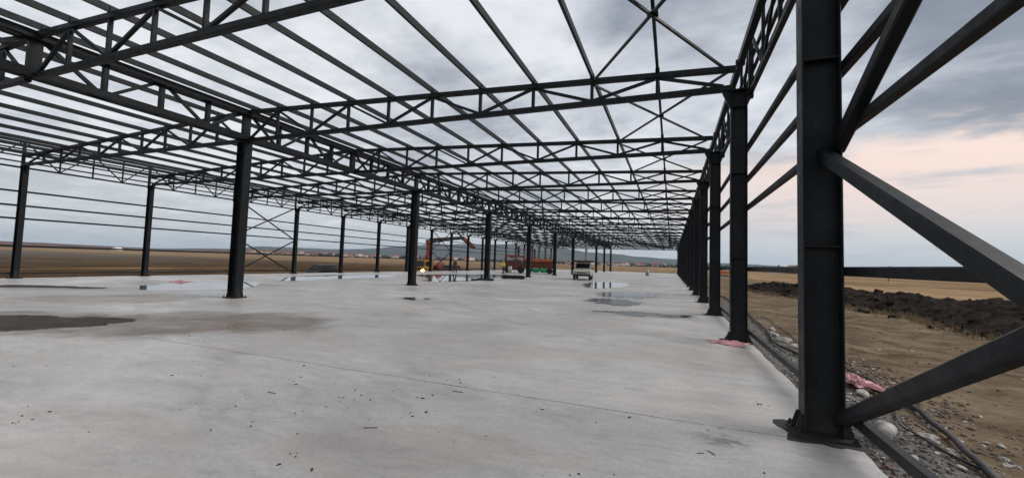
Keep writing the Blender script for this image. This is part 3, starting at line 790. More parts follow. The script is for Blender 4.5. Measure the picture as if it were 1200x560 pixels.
m.tube([(2.02, 5.42, -.02), (2.12, 5.58, -.03), (2.2, 5.75, -.06), (2.22, 5.98, -.1)], [.06, .075, .07, .065], 10)
tag(link('pipe_offcut', m.mesh('pipe_offcut', M['stone'], True)), 'short pale pipe offcut lying in the rubble behind the near wall rail', 'pipe')

def hose(pts, r, label):
    P = [Vector((x, y, 0)) for x, y in pts]; out = []
    for i in range(len(P) - 1):
        p0, p1, p2, p3 = P[max(0, i - 1)], P[i], P[i + 1], P[min(len(P) - 1, i + 2)]
        for s in range(10):
            t = s / 10; p = .5 * ((2 * p1) + (p2 - p0) * t + (2 * p0 - 5 * p1 + 4 * p2 - p3) * t * t + (3 * p1 - p0 - 3 * p2 + p3) * t ** 3)
            w = .05 * mnoise.noise(Vector((p.y * 1.2, r * 50, 0)))
            out.append((p.x + w, p.y, ground_z(p.x + w, p.y) + r + .03 + .02 * mnoise.noise(Vector((p.y * 2, 3, r)))))
    m = MB(); m.tube(out, r, 9); tag(link('hose', m.mesh('hose', M['hose'], True)), label, 'hose')
hose([(3.4, 46), (3.2, 34), (3.1, 24), (2.75, 16), (2.42, 12.2), (2.55, 10.8), (2.85, 9.2), (3.12, 8.2), (3.2, 7.5), (3.05, 6.6), (2.88, 5.8), (2.72, 5.1), (2.6, 4.2), (2.5, 3.2)], .034, 'thick black hose snaking along the rubble strip')
hose([(3.5, 20), (3.2, 14), (3.0, 11), (3.25, 9.6), (3.2, 8.6), (2.9, 7.4), (2.62, 6.5), (2.6, 5.7), (2.75, 5.25), (2.68, 4.4), (2.66, 3.2)], .013, 'thin black cable beside the thick hose')

# ------------------------------------------------------------------ dark soil heap
def mound():
    ctr = [(13.6, -6), (13.2, 8), (13.0, 17), (13.0, 22), (12.4, 28.6), (11.2, 36), (9.9, 44), (9.2, 50), (8.8, 54)]
    wid = [3.3, 3.3, 3.2, 3.0, 2.9, 2.9, 2.8, 2.3, .5]; hgt = [.92, .87, .86, .84, .80, .80, .82, .6, .05]
    m = MB(); nv, nu = 420, 46; vs = []
    for j in range(nv):
        y = -6 + 60 * j / (nv - 1)
        cx = interp([(b, a) for a, b in ctr], y); w = interp([(b, q) for (a, b), q in zip(ctr, wid)], y); h = interp([(b, q) for (a, b), q in zip(ctr, hgt)], y)
        for i in range(nu):
            u = i / (nu - 1) * 2 - 1
            edge = 1 + .22 * mnoise.noise(Vector((y * .5, u, 2)))
            x = cx + u * w * edge
            q = max(0, 1 - abs(u) ** 1.7)
            lump = mnoise.fractal(Vector((x * .8, y * .8, 3)), .9, 2.1, 6)
            clod = abs(mnoise.fractal(Vector((x * 2.6, y * 2.6, 8)), .8, 2.2, 4))
            z = -.42 + h * q ** .75 * (1 + .42 * lump) + .13 * clod * min(1, q * 3)
            vs.append((x, y, z))
    m.add(vs, [(j * nu + i, j * nu + i + 1, (j + 1) * nu + i + 1, (j + 1) * nu + i) for j in range(nv - 1) for i in range(nu - 1)])
    r2 = random.Random(8)
    for _ in range(420):                          # clods along the foot and the top
        y = r2.uniform(6, 53); cx = interp([(b, a) for a, b in ctr], y); w = interp([(b, q) for (a, b), q in zip(ctr, wid)], y)
        u = r2.choice([r2.gauss(-1.05, .12), r2.uniform(-.9, .3)]); s = r2.choice([.05, .08, .12, .2]) * r2.uniform(.6, 1.2)
        h = interp([(b, q) for (a, b), q in zip(ctr, hgt)], y); z = -.42 + h * max(0, 1 - min(1, abs(u)) ** 1.7) ** .75 if abs(u) < 1 else -.33
        rock(m, (cx + u * w, y, z + s * .5), (s, s, s * .7), r2, 1)
    tag(link('soil_heap', m.mesh('soil_heap', MOUND)), 'long heap of dark excavated soil across the tan field', 'soil heap')
mound()
# dry grass tufts at the foot of the heap
def tufts():
    r2 = random.Random(21); m = MB()
    for _ in range(520):
        y = r2.uniform(10, 50); x = interp([(-6, 10.3), (17, 9.6), (22, 9.8), (28.6, 9.2), (44, 6.8), (54, 8)], y) + r2.gauss(-.4, .35); z = ground_z(x, y)
        for _b in range(7):
            a = r2.uniform(0, 6.28); h = r2.uniform(.1, .32); w = .012; l = r2.uniform(.03, .12)
            px, py = x + r2.gauss(0, .05), y + r2.gauss(0, .05)
            m.add([(px - w, py, z - .02), (px + w, py, z - .02), (px + l * math.cos(a), py + l * math.sin(a), z + h)], [(0, 1, 2)])
    tag(link('dry_grass', m.mesh('dry_grass', simple('straw', (.24, .175, .10), .95, .3, 3))), 'sparse straw-coloured grass at the foot of the soil heap', 'grass', kind='stuff')
tufts()

# ------------------------------------------------------------------ people
def skin_chain(name, verts, edges, radii, mat, parent, sub=2):
    me = bpy.data.meshes.new(name); me.from_pydata(verts, edges, []); me.materials.append(mat)
    o = link(name, me, parent)
    md = o.modifiers.new('skin', 'SKIN'); md.use_smooth_shade = True
    for v, r in zip(me.skin_vertices[0].data, radii): v.radius = (r, r) if not isinstance(r, tuple) else r
    me.skin_vertices[0].data[0].use_root = True
    s = o.modifiers.new('sub', 'SUBSURF'); s.levels = s.render_levels = sub
    return o
def person(loc, rz, label, cloth, trousers, pose='stand', vest=False, group=None):
    t = thing('person', label, 'person', loc, rz, group)
    fwd = .12 if pose == 'walk' else .02
    ra = [(.19, .0, 1.44), (.24, .02, 1.16), (.23, .16, .96)] if pose != 'reach' else [(.19, 0, 1.44), (.26, .22, 1.30), (.22, .44, 1.42)]
    la = [(-.19, .0, 1.44), (-.25, -.01, 1.16), (-.24, .08, .92)] if pose != 'reach' else [(-.19, 0, 1.44), (-.25, .18, 1.24), (-.20, .42, 1.24)]
    V = [(0, 0, .98), (0, 0, 1.18), (0, 0, 1.40), (0, .01, 1.52), (0, .02, 1.60), (0, .03, 1.68), (0, .025, 1.755)]
    Rr = [.125, .12, .14, .055, .085, .098, .06]
    E = [(0, 1), (1, 2), (2, 3), (3, 4), (4, 5), (5, 6)]
    for arm in (ra, la):
        i = len(V); V += arm; Rr += [.065, .047, .036]; E += [(2, i), (i, i + 1), (i + 1, i + 2)]
        hx, hy, hz = arm[2]; dx, dy, dz = (Vector(arm[2]) - Vector(arm[1])).normalized()
        j = len(V); V.append((hx + dx * .08, hy + dy * .08, hz + dz * .08)); Rr.append(.036); E.append((i + 2, j))
        for q in range(4):
            j2 = len(V); V.append((hx + dx * .165 + (q - 1.5) * .018, hy + dy * .165 + .01, hz + dz * .165)); Rr.append(.009); E.append((j, j2))
        j3 = len(V); V.append((hx + dx * .09 * .9 - .05 * (1 if hx > 0 else -1), hy + dy * .09 + .03, hz + dz * .09)); Rr.append(.010); E.append((i + 2, j3))
    legs = []
    for s in (-1, 1):
        i = len(V); f = fwd * s
        leg = [(s * .095, 0, .90), (s * .105, f + .02, .50), (s * .11, f * 1.3 - .02, .09), (s * .115, f * 1.3 + .14, .045)]
        legs.append(leg); V += leg; Rr += [.09, .062, .045, .042]; E += [(0, i), (i, i + 1), (i + 1, i + 2), (i + 2, i + 3)]
    skin_chain('body', V, E, Rr, M['skin'], t)
    # jacket over trunk and arms
    V2 = [(0, 0, .90), (0, 0, 1.15), (0, 0, 1.38), (0, .005, 1.48)]; R2 = [.165, .155, .172, .10]; E2 = [(0, 1), (1, 2), (2, 3)]
    for arm in (ra, la):
        i = len(V2); V2 += arm; R2 += [.088, .066, .052]; E2 += [(2, i), (i, i + 1), (i + 1, i + 2)]
    skin_chain('jacket', V2, E2, R2, M['vest'] if vest else cloth, t)
    V3 = [(0, 0, .98)]; R3 = [.15]; E3 = []
    for leg in legs:
        i = len(V3); V3 += leg[:3]; R3 += [.108, .08, .068]; E3 += [(0, i), (i, i + 1), (i + 1, i + 2)]
    skin_chain('trousers', V3, E3, R3, trousers, t)
    b = MB()
    for leg in legs:
        a, c = leg[2], leg[3]; b.tube([(a[0], a[1] - .06, .05), (a[0], a[1], .055), (c[0], c[1], .045), (c[0], c[1] + .05, .035)], [.045, .058, .05, .03], 8)
    link('boots', b.mesh('boots', M['black'], True), t)
    h = MB(); n = 14; rings = []
    for j in range(6):
        a = j / 5 * math.pi / 2; rings.append((.125 * math.cos(a), .11 * math.sin(a)))
    vs = [(r * math.cos(2 * math.pi * k / n), .03 + r * math.sin(2 * math.pi * k / n), 1.70 + z) for r, z in rings for k in range(n)]
    h.add(vs, [(j * n + k, j * n + (k + 1) % n, (j + 1) * n + (k + 1) % n, (j + 1) * n + k) for j in range(5) for k in range(n)])
    h.box((0, .14, 1.705), (.16, .08, .015)); link('helmet', h.mesh('helmet', M['helmet'], True), t)
    # face: nose, eyes, ears
    f = MB(); f.bar((0, .115, 1.66), (0, .14, 1.625), .025, .03)
    for s in (-1, 1): f.box((s * .1, .03, 1.645), (.02, .04, .06))
    link('face', f.mesh('face', M['skin']), t)
    e = MB()
    for s in (-1, 1): e.box((s * .036, .118, 1.665), (.026, .012, .012))
    e.box((0, .115, 1.59), (.05, .01, .01)); link('eyes', e.mesh('eyes', M['black']), t)
    return t
person((-21.3, 52.2, 0), 2.6, 'worker in a bright yellow jacket standing beside the red lift', M['vest'], M['cloth_blue'], vest=True)
person((-26.1, 47.4, .0), 2.9, 'worker in dark brown clothes walking near the crane truck', M['cloth_brown'], M['cloth_dark'], pose='walk')

# ------------------------------------------------------------------ vehicles
def wheel_part(t, c, r, w, axis=0, rimmat=None):
    link('wheel', MB().wheel(c, r, w, axis).mesh('wheel', M['rubber'], True), t)
    o = t.children[-1]
    rm = MB(); rm.wheel(c, r * .56, w * .9, axis, 14); link('rim', rm.mesh('rim', rimmat or M['metal']), o)

# pickup: local frame, front faces -Y
def pickup(loc, rz):
    t = thing('pickup_truck', 'white pickup truck with a dark load on its roof rack, facing the camera', 'pickup truck', loc, rz)
    b = MB(); W = .87
    side = [(-2.3, .42), (-2.42, .55), (-2.42, .82), (-2.30, .98), (-1.15, 1.10), (.95, 1.10), (2.75, 1.08), (2.75, .5), (2.3, .42)]
    b.prism([(y, z) for y, z in side], 0, -W, W)
    link('body', b.mesh('pickup_body', M['white']), t)
    c = MB(); z0, z1 = 1.102, 1.74
    bot = [(-W + .03, -1.12), (W - .03, -1.12), (W - .03, .72), (-W + .03, .72)]; top = [(-W + .16, -.55), (W - .16, -.55), (W - .16, .55), (-W + .16, .55)]
    c.add([(x, y, z0) for x, y in bot] + [(x, y, z1) for x, y in top], [(0, 1, 2, 3), (4, 5, 6, 7), (0, 1, 5, 4), (1, 2, 6, 5), (2, 3, 7, 6), (3, 0, 4, 7)])
    link('cab', c.mesh('pickup_cab', M['white']), t)
    w = MB()
    def quad(a, bb, cc, d, off): 
        nrm = (Vector(bb) - Vector(a)).cross(Vector(d) - Vector(a)).normalized() * off
        w.add([Vector(q) + nrm for q in (a, bb, cc, d)], [(0, 1, 2, 3)])
    quad((-W + .14, -1.03, z0 + .1), (W - .14, -1.03, z0 + .1), (W - .22, -.62, z1 - .07), (-W + .22, -.62, z1 - .07), .006)
    link('windscreen', w.mesh('pickup_glass', M['glass']), t)
    for s in (-1, 1):
        w = MB(); x0, x1 = s * (W - .028), s * (W - .142)
        w.add([(x0 - s * .02 + s * .012, -.85, z0 + .1), (x0 - s * .02 + s * .012, .55, z0 + .1), (x1 + s * .02, .42, z1 - .08), (x1 + s * .02, -.50, z1 - .08)], [(0, 1, 2, 3)])
        link('side_window', w.mesh('side_window', M['glass']), t)
        link('headlight', MB().box((s * .66, -2.40, .84), (.3, .08, .14)).mesh('headlight', M['metal']), t)
        link('wing_mirror', MB().box((s * (W + .1), -.78, 1.2), (.2, .1, .16)).mesh('wing_mirror', M['black']), t)
        for y in (-1.55, 1.6): wheel_part(t, (s * .78, y, .36), .36, .22)
    g = MB(); g.box((0, -2.432, .78), (.9, .02, .12)); link('grille', g.mesh('grille', M['black']), t)
    g = MB(); g.box((0, -2.42, .52), (1.76, .12, .2)); link('bumper', g.mesh('bumper', M['black']), t)
    g = MB()
    for y in (-.5, .5): g.bar((-.78, y, 1.80), (.78, y, 1.80), .04, .04)
    for s in (-1, 1):
        g.bar((s * .72, -.5, 1.742), (s * .72, -.5, 1.79), .04, .04, up=(0, 1, 0)); g.bar((s * .72, .5, 1.742), (s * .72, .5, 1.79), .04, .04, up=(0, 1, 0))
    link('roof_rack', g.mesh('roof_rack', M['black']), t)
    g = MB(); r3 = random.Random(2)
    for i in range(9): g.bar((-1.04 + i * .26, -1.3 + r3.uniform(-.2, .2), 1.89 + .05 * (i % 2)), (-1.04 + i * .26, 1.6, 1.90 + .04 * (i % 3)), .22, .15)
    o = link('roof_load', g.mesh('roof_load', M['black']), None); return t, o
pt, load = pickup((-8.75, 43.9, 0), .12)
load.location = pt.location; load.rotation_euler = pt.rotation_euler
tag(load, 'bundle of dark flat profiles carried on the pickup roof', 'load')

# dark estate car beyond the left edge
def estate(loc, rz):
    t = thing('parked_car', 'dark green estate car parked below the left slab edge', 'car', loc, rz); W = .84
    side = [(-2.1, .32), (-2.16, .5), (-2.1, .72), (-1.2, .90), (1.95, .95), (2.08, .8), (2.1, .45), (2.0, .32)]
    link('body', MB().prism(side, 0, -W, W).mesh('car_body', M['carpaint']), t)
    c = MB(); bot = [(-W + .03, -1.15), (W - .03, -1.15), (W - .03, 1.98), (-W + .03, 1.98)]; top = [(-W + .17, -.45), (W - .17, -.45), (W - .17, 1.7), (-W + .17, 1.7)]
    c.add([(x, y, .90 if y < 0 else .952) for x, y in bot] + [(x, y, 1.45) for x, y in top], [(0, 1, 2, 3), (4, 5, 6, 7), (0, 1, 5, 4), (1, 2, 6, 5), (2, 3, 7, 6), (3, 0, 4, 7)])
    link('cabin', c.mesh('car_cabin', M['carpaint']), t)
    def onface(name, a, b_, c_, d):
        n = (Vector(b_) - Vector(a)).cross(Vector(d) - Vector(a)).normalized() * .006
        m = MB(); m.add([Vector(q) + n for q in (a, b_, c_, d)] + [Vector(q) - n for q in (a, b_, c_, d)], [(0, 1, 2, 3), (4, 5, 6, 7)]); link(name, m.mesh(name, M['glass']), t)
    onface('windscreen', (-.7, -1.06, .96), (.7, -1.06, .96), (.62, -.52, 1.40), (-.62, -.52, 1.40))
    onface('rear_window', (-.7, 1.93, 1.0), (.7, 1.93, 1.0), (.62, 1.73, 1.40), (-.62, 1.73, 1.40))
    for s in (-1, 1):
        for y0, y1, yt0, yt1 in ((-.85, .1, -.40, .1), (.2, 1.0, .2, 1.0), (1.1, 1.8, 1.1, 1.6)):
            onface('side_window', (s * .80, y0, .98), (s * .80, y1, .98), (s * .69, yt1, 1.39), (s * .69, yt0, 1.39))
        for y in (-1.35, 1.3): wheel_part(t, (s * .76, y, .31), .31, .2)
        link('headlight', MB().box((s * .62, -2.12, .66), (.28, .06, .12)).mesh('headlight', M['metal']), t)
        link('roof_rail', MB().bar((s * .6, -.3, 1.48), (s * .6, 1.6, 1.48), .03, .04).mesh('roof_rail', M['metal']), t)
estate((-36.5, 35.6, -.86), .28)

# crane truck beyond the left edge, cab towards the camera (local front -Y)
def crane_truck(loc, rz):
    t = thing('crane_truck', 'yellow-cabbed crane truck with a red folding crane and lit headlight', 'crane truck', loc, rz); W = 1.22
    f = MB(); f.box((0, 4.9, .8), (.9, 8.6, .22)); link('chassis', f.mesh('chassis', M['black']), t)
    c = MB(); c.prism([(-.05, .55), (-.08, 1.55), (.12, 2.58), (.3, 2.66), (1.75, 2.66), (1.85, 2.5), (1.85, .55)], 0, -W, W); link('cab', c.mesh('truck_cab', M['yellow']), t)
    w = MB(); w.add([(-1.05, -.092, 1.62), (1.05, -.092, 1.62), (1.0, .07, 2.42), (-1.0, .07, 2.42)], [(0, 1, 2, 3)]); link('windscreen', w.mesh('truck_screen', M['glass']), t)
    for s in (-1, 1):
        link('side_window', MB().box((s * 1.222, .85, 2.0), (.012, 1.0, .7)).mesh('truck_side_window', M['glass']), t)
        link('headlight', MB().box((s * .92, -.10, .98), (.44, .06, .36)).mesh('truck_headlight', M['lamp']), t)
        link('wing_mirror', MB().box((s * 1.42, .0, 2.0), (.16, .12, .45)).mesh('truck_mirror', M['black']), t)
        for y in (.95, 6.3, 7.6): wheel_part(t, (s * .98, y, .5), .5, .42)
    link('grille', MB().box((0, -.085, 1.25), (1.5, .03, .3)).mesh('truck_grille', M['black']), t)
    for s in (-1, 1):
        link('outrigger', MB().box((s * 1.35, 3.5, .75), (.4, .4, .5)).box((s * 1.5, 3.5, .35), (.22, .22, .7)).box((s * 1.5, 3.5, .04), (.5, .5, .06)).mesh('outrigger', M['black']), t)
        link('tool_locker', MB().box((s * 1.08, 4.9, .62), (.4, 1.3, .55)).mesh('tool_locker', M['black']), t)
    link('bumper', MB().box((0, -.11, .62), (2.44, .22, .3)).mesh('truck_bumper', M['yellow']), t)
    b = MB(); b.box((0, 6.2, 1.0), (2.4, 6.2, .16)); b.box((0, 6.2, 1.34), (2.36, .06, .5))
    for s in (-1, 1): b.box((s * 1.2, 6.2, 1.3), (.05, 6.2, .42))
    link('flatbed', b.mesh('flatbed', M['darkred']), t)
    h = MB()
    for i in range(5): h.bar((-.9 + i * .45, 4.6, 1.55 + .1 * (i % 2)), (-.9 + i * .45, 9.0, 1.5 + .12 * (i % 3)), .4, .34)
    link('cargo', h.mesh('cargo', M['black']), t)
    h = MB(); h.wheel((.9, 3.7, 1.62), .62, .5, 0, 20); link('cable_reel', h.mesh('cable_reel', M['red']), t)
    cr = MB(); cr.box((-.3, 2.75, 1.5), (1.3, .7, 1.5)); cr.tube([(-.5, 2.75, 2.2), (-.5, 2.75, 5.4)], [.34, .30], 10); cr.box((-.5, 2.75, 3.0), (.75, .7, .5)); link('crane_base', cr.mesh('crane_base', M['red']), t)
    return t
ct = crane_truck((-34.55, 51.7, -1.05), -.12)
# boom in the truck's frame
def to_local(p): return Matrix.Rotation(.12, 4, 'Z') @ (Vector(p) - ct.location)

base_top = Vector((-.5, 2.75, 5.35)); knee = base_top + Vector((.1, .25, .28))
bend = to_local((-33.3, 62.8, 5.45)); btip = to_local((-34.2, 62.2, 6.5)); jt = to_local((-32.2, 65.3, 3.8))
link('crane_boom', MB().bar(knee, bend, .46, .55, ch=.04).bar(bend, btip, .2, .26).tube([knee + Vector((0, .2, -.5)), (knee * .55 + bend * .45) - Vector((0, 0, .25))], .09, 8).mesh('crane_boom', M['black']), ct)
link('crane_elbow', MB().box(tuple(base_top), (.6, .7, .6)).bar(base_top, knee + (bend - knee) * .22, .38, .46).mesh('crane_elbow', M['red']), ct)
jib = link('crane_jib', MB().bar(bend, bend + (jt - bend) * .82, .46, .60, ch=.04).mesh('crane_jib', M['rust']), ct)
link('jib_tip', MB().bar(bend + (jt - bend) * .82, jt, .24, .34).mesh('jib_tip', M['black']), jib)

# lifts --------------------------------------------------------------
def frame_rails(m, x0, x1, y0, y1, z0, z1, r=.022):
    for z in (z1, (z0 + z1) / 2):
        for a, b in (((x0, y0), (x1, y0)), ((x1, y0), (x1, y1)), ((x1, y1), (x0, y1)), ((x0, y1), (x0, y0))): m.tube([(a[0], a[1], z), (b[0], b[1], z)], r, 6)
    n = max(2, int((x1 - x0) / 1.0))
    for i in range(n + 1):
        for y in (y0, y1): m.tube([(x0 + (x1 - x0) * i / n, y, z0), (x0 + (x1 - x0) * i / n, y, z1)], r, 6)
def scissor_lift(loc, rz):
    t = thing('scissor_lift', 'orange scissor lift with a green wheeled base and a worker on its deck', 'scissor lift', loc, rz)
    b = MB(); b.box((0, 0, .55), (3.9, 1.5, .36)); b.tube([(-1.0, -.95, .5), (-.1, -.95, .5)], .33, 14); b.tube([(.15, -.95, .5), (1.0, -.95, .5)], .33, 14); link('chassis', b.mesh('lift_chassis', M['green']), t)
    for x in (-1.55, 1.55):
        for y in (-.85, .85): wheel_part(t, (x, y, .42), .42, .3, 1, M['green'])
    s = MB()
    for i in range(4):
        z = .86 + .27 * i
        for y in (-.62, .62): s.bar((-2.15, y, z), (2.15, y, z + .17), .07, .12, ch=.01); s.bar((-2.15, y * .86, z + .17), (2.15, y * .86, z), .07, .12, ch=.01)
        for x in (-2.1, 0, 2.1): s.tube([(x, -.7, z + .085), (x, .7, z + .085)], .04, 8)
    s.box((0, 0, 1.34), (3.9, 1.0, .98))
    link('scissor_arms', s.mesh('scissor_arms', M['rust']), t)
    d = MB(); d.box((0, 0, 2.0), (4.9, 1.7, .22)); d.box((0, -.86, 2.05), (4.9, .03, .34)); link('deck', d.mesh('lift_deck', M['orange']), t)
    r = MB(); frame_rails(r, -2.4, 2.4, -.8, .8, 2.11, 3.15, .02); link('guard_rail', r.mesh('lift_rail', M['metal']), t)
    return t
scissor_lift((-18.65, 59.9, 0), .36)
person((-19.25, 59.35, 2.12), 2.2, 'worker in brown clothes standing on the orange lift deck', M['cloth_brown'], M['darkred'], pose='reach')
def boom_lift(loc, rz):
    t = thing('platform_lift', 'dark red wheeled platform lift beside the orange one', 'platform lift', loc, rz)
    b = MB(); b.prism([(-1.5, .45), (-1.55, 1.2), (-1.1, 1.85), (.7, 1.9), (1.4, 1.3), (1.5, .45)], 1, -.8, .8); link('body', b.mesh('lift_body', M['darkred']), t)
    for x in (-.95, .95):
        for y in (-.85, .85): wheel_part(t, (x, y, .52), .52, .34, 1, M['darkred'])
    m = MB(); m.bar((-.8, 0, 1.5), (.8, 0, 1.95), .2, .24); m.bar((.8, 0, 1.95), (-.6, 0, 2.3), .18, .2); link('lifting_arm', m.mesh('lifting_arm', M['metal']), t)
    d = MB(); d.box((0, 0, 2.38), (3.0, 1.3, .10)); d.box((0, -.66, 2.48), (3.0, .03, .24)); link('deck', d.mesh('platform_deck', M['red']), t)
    r = MB(); frame_rails(r, -1.45, 1.45, -.6, .6, 2.43, 3.45, .018); link('guard_rail', r.mesh('platform_rail', M['metal']), t)
    return t
boom_lift((-21.9, 58.0, 0), .36)
person((-21.35, 58.05, 2.43), 2.4, 'worker in dark clothes standing on the dark red lift', M['cloth_dark'], M['cloth_dark'], pose='reach')

# odds and ends ------------------------------------------------------
m = MB(); r4 = random.Random(4)
for i in range(5): m.box((r4.uniform(-.1, .1), r4.uniform(-.15, .15), .09 + i * .055), (2.3 + r4.uniform(-.4, .2), 1.3, .05))
for x in (-.8, 0, .8): m.box((x, 0, .03), (.1, 1.2, .06))
tag(link('plate_stack', m.mesh('plate_stack', M['black']), None, (-14.3, 37.6, 0), .5), 'low stack of dark steel plates on the slab near the third middle column', 'plate stack')
m = MB(); m.box((0, 0, .06), (1.9, .5, .09)); m.box((.2, .1, .14), (1.4, .3, .06)); m.box((-.3, .5, .04), (1.1, .4, .07))
tag(link('plate_stack', m.mesh('plate_stack', M['black']), None, (-14.75, 31.6, 0), .2), 'dark flat bars lying around the foot of the third middle column', 'steel bars')
def lathe(name, prof, mat, loc, label, cat):
    m = MB(); n = 18; vs = [(r * math.cos(2 * math.pi * k / n), r * math.sin(2 * math.pi * k / n), z) for r, z in prof for k in range(n)]
    q = len(prof); m.add(vs, [(j * n + k, j * n + (k + 1) % n, (j + 1) * n + (k + 1) % n, (j + 1) * n + k) for j in range(q - 1) for k in range(n)] + [tuple(range(n))[::-1], tuple(range((q - 1) * n, q * n))])
    return tag(link(name, m.mesh(name, mat, True), None, loc), label, cat)
lathe('barrel', [(.25, 0), (.29, .02), (.29, .28), (.31, .30), (.29, .32), (.29, .58), (.31, .60), (.29, .62), (.29, .86), (.26, .88)], M['metal'], (-4.0, 76.6, 0), 'grey barrel standing alone far down the slab', 'barrel')
lathe('barrel', [(.25, 0), (.29, .02), (.29, .5), (.30, .52), (.29, .54), (.29, .95), (.25, 1.0)], M['white'], (-22.0, 56.4, 0), 'white drum beside the dark red lift', 'drum')
lathe('bucket', [(.18, 0), (.2, .02), (.26, .42), (.27, .44)], M['white'], (-37.2, 13.2, -1.02), 'white bucket lying in the brown field by the first left column', 'bucket')
m = MB(); m.box((0, 0, .35), (1.1, .5, .5)); m.box((.1, 0, .75), (.7, .5, .3)); m.tube([(-.5, .1, .8), (.1, .1, 1.0), (.5, .1, .7)], .04)
tag(link('tool_chest', m.mesh('tool_chest', M['darkred']), None, (-36.0, 11.3, -1.05), .3), 'dark red site machine lying in the field beside the first left column', 'machine')
# excavator far out on the right
def excavator(loc, rz):
    t = thing('excavator', 'small excavator far away between the right-hand columns', 'excavator', loc, rz)
    link('cab', MB().prism([(-.9, 1.1), (-.9, 2.6), (.4, 2.75), (.8, 1.9), (.8, 1.1)], 1, -.9, .1).mesh('cab', M['white']), t)
    link('body', MB().box((-.6, .3, 1.5), (2.4, 2.0, .8)).mesh('body', M['orange']), t)
    for y in (-.8, .8): link('track', MB().prism([(-1.5, .1), (-1.7, .5), (-1.4, .9), (1.4, .9), (1.7, .5), (1.5, .1)], 1, y - .25, y + .25).mesh('track', M['black']), t)
    link('digging_arm', MB().bar((.6, .5, 1.6), (2.6, .5, 3.2), .25, .35).bar((2.6, .5, 3.2), (3.6, .5, 1.4), .2, .3).box((3.6, .5, 1.0), (.5, .8, .6)).mesh('arm', M['orange']), t)
excavator((13.0, 124, -.9), 1.9)
# far poles and a low row of sheds on the right
for i, (x, y, h) in enumerate(((54, 140, 4.5), (120, 260, 7), (97, 250, 7))):
    m = MB(); m.tube([(0, 0, -.5), (0, 0, h)], [.11, .08], 8); m.bar((-.6, 0, h - .5), (.6, 0, h - .5), .08, .1)
    tag(link('utility_pole', m.mesh('utility_pole', M['wood']), None, (x, y, -1.3)), ['short wooden pole in the dry field right of the near column', 'tall wooden pole farthest out in the right field', 'wooden pole in the right field behind the soil heap'][i], 'pole')

# village and trees far away ------------------------------------------
def house_mesh(w, d, h, roof, wall):
    m = MB(); m.box((0, 0, h / 2), (w, d, h)); m.cur = 1; o = .4; rh = w * .26
    m.prism([(-w / 2 - o, h - .05), (w / 2 + o, h - .05), (0, h + rh)], 1, -d / 2 - o, d / 2 + o)
    m.cur = 2
    for i in range(3):
        for zz in (1.6, 4.2):
            if zz + 1 < h:
                m.box((-w * .3 + i * w * .3, -d / 2 - .01, zz), (1.1, .04, 1.3)); m.box((-w / 2 - .01, -d * .3 + i * d * .3, zz), (.04, 1.1, 1.3))
    return m.mesh('house', [wall, roof, M['glass']])
HM = [house_mesh(11, 14, 6, M['roof'], M['wall']), house_mesh(10, 11, 5.8, M['roof'], M['wall_r']), house_mesh(11, 17, 4.5, M['roof_w'], M['wall']), house_mesh(9, 10, 3.6, M['roof'], M['wall'])]
r5 = random.Random(17)
def far_pt(a, d): return d * math.sin(R_(a)), d * math.cos(R_(a))
for i in range(95):
    a = r5.choice([r5.uniform(-14, -1), r5.uniform(-14, -3), r5.uniform(-43, -31), r5.uniform(-30, -15), r5.uniform(-55, -43)]); d = r5.uniform(900, 1500)
    if a < -43: d = r5.uniform(1300, 1800)
    x, y = far_pt(a, d)
    tag(link('village_house', HM[r5.choice([0, 0, 1, 1, 3, 3])], None, (x, y, r5.uniform(-1.2, 3.5) + (d - 900) * .006), r5.uniform(0, 3)), 'small pale house of the far-off village under the hills', 'house', 'far-off village houses')
for i in range(6):
    tag(link('field_shed', HM[1 if i % 2 else 3], None, (96 + i * 12, 475 - i * 9, -1.2), .3), 'reddish low building in a row beyond the right field', 'building', 'row of reddish buildings')
o = tag(link('white_hall', HM[2], None, (*far_pt(-64.7, 1250), -1.0), .5), 'tiny white hall on the horizon across the brown field at left', 'building')
def treeline():
    m = MB(); r6 = random.Random(31)
    for i in range(900):
        a = r6.choice([r6.uniform(-13, 6), r6.uniform(-46, -14), r6.uniform(2, 16)]); d = r6.uniform(1150, 1900)
        if a > 2: d = r6.uniform(700, 1500)
        x, y = far_pt(a, d); s = r6.uniform(2.0, 4.8)
        for q in range(3):
            rock(m, (x + r6.uniform(-3, 3), y + r6.uniform(-3, 3), -1.5 + s * .9 + (d - 900) * .006 + r6.uniform(0, 2)), (s * r6.uniform(.7, 1.2), s, s * r6.uniform(.7, 1.2)), r6, 0)
    tag(link('woods', m.mesh('woods', M['trees'])), 'dark scattered trees around the far village', 'trees', kind='stuff')
treeline()

# air -------------------------------------------------------------------
m = MB(); m.box((0, 0, 0), (1, 1, 1))
hz = bpy.data.materials.new('air'); hz.use_nodes = True; nt = hz.node_tree
for n in list(nt.nodes):
    if n.type == 'BSDF_PRINCIPLED': nt.nodes.remove(n)
pv = N(nt, 'ShaderNodeVolumePrincipled'); pv.inputs['Color'].default_value = (.68, .82, .98, 1); pv.inputs['Density'].default_value = .00005; pv.inputs['Anisotropy'].default_value = .2
L(nt, pv.outputs[0], nt.nodes['Material Output'].inputs['Volume'])
me = m.mesh('haze', hz); o = link('haze', me, None, (0, 2000, 125)); o.scale = (32000, 32000, 270); o['kind'] = 'stuff'

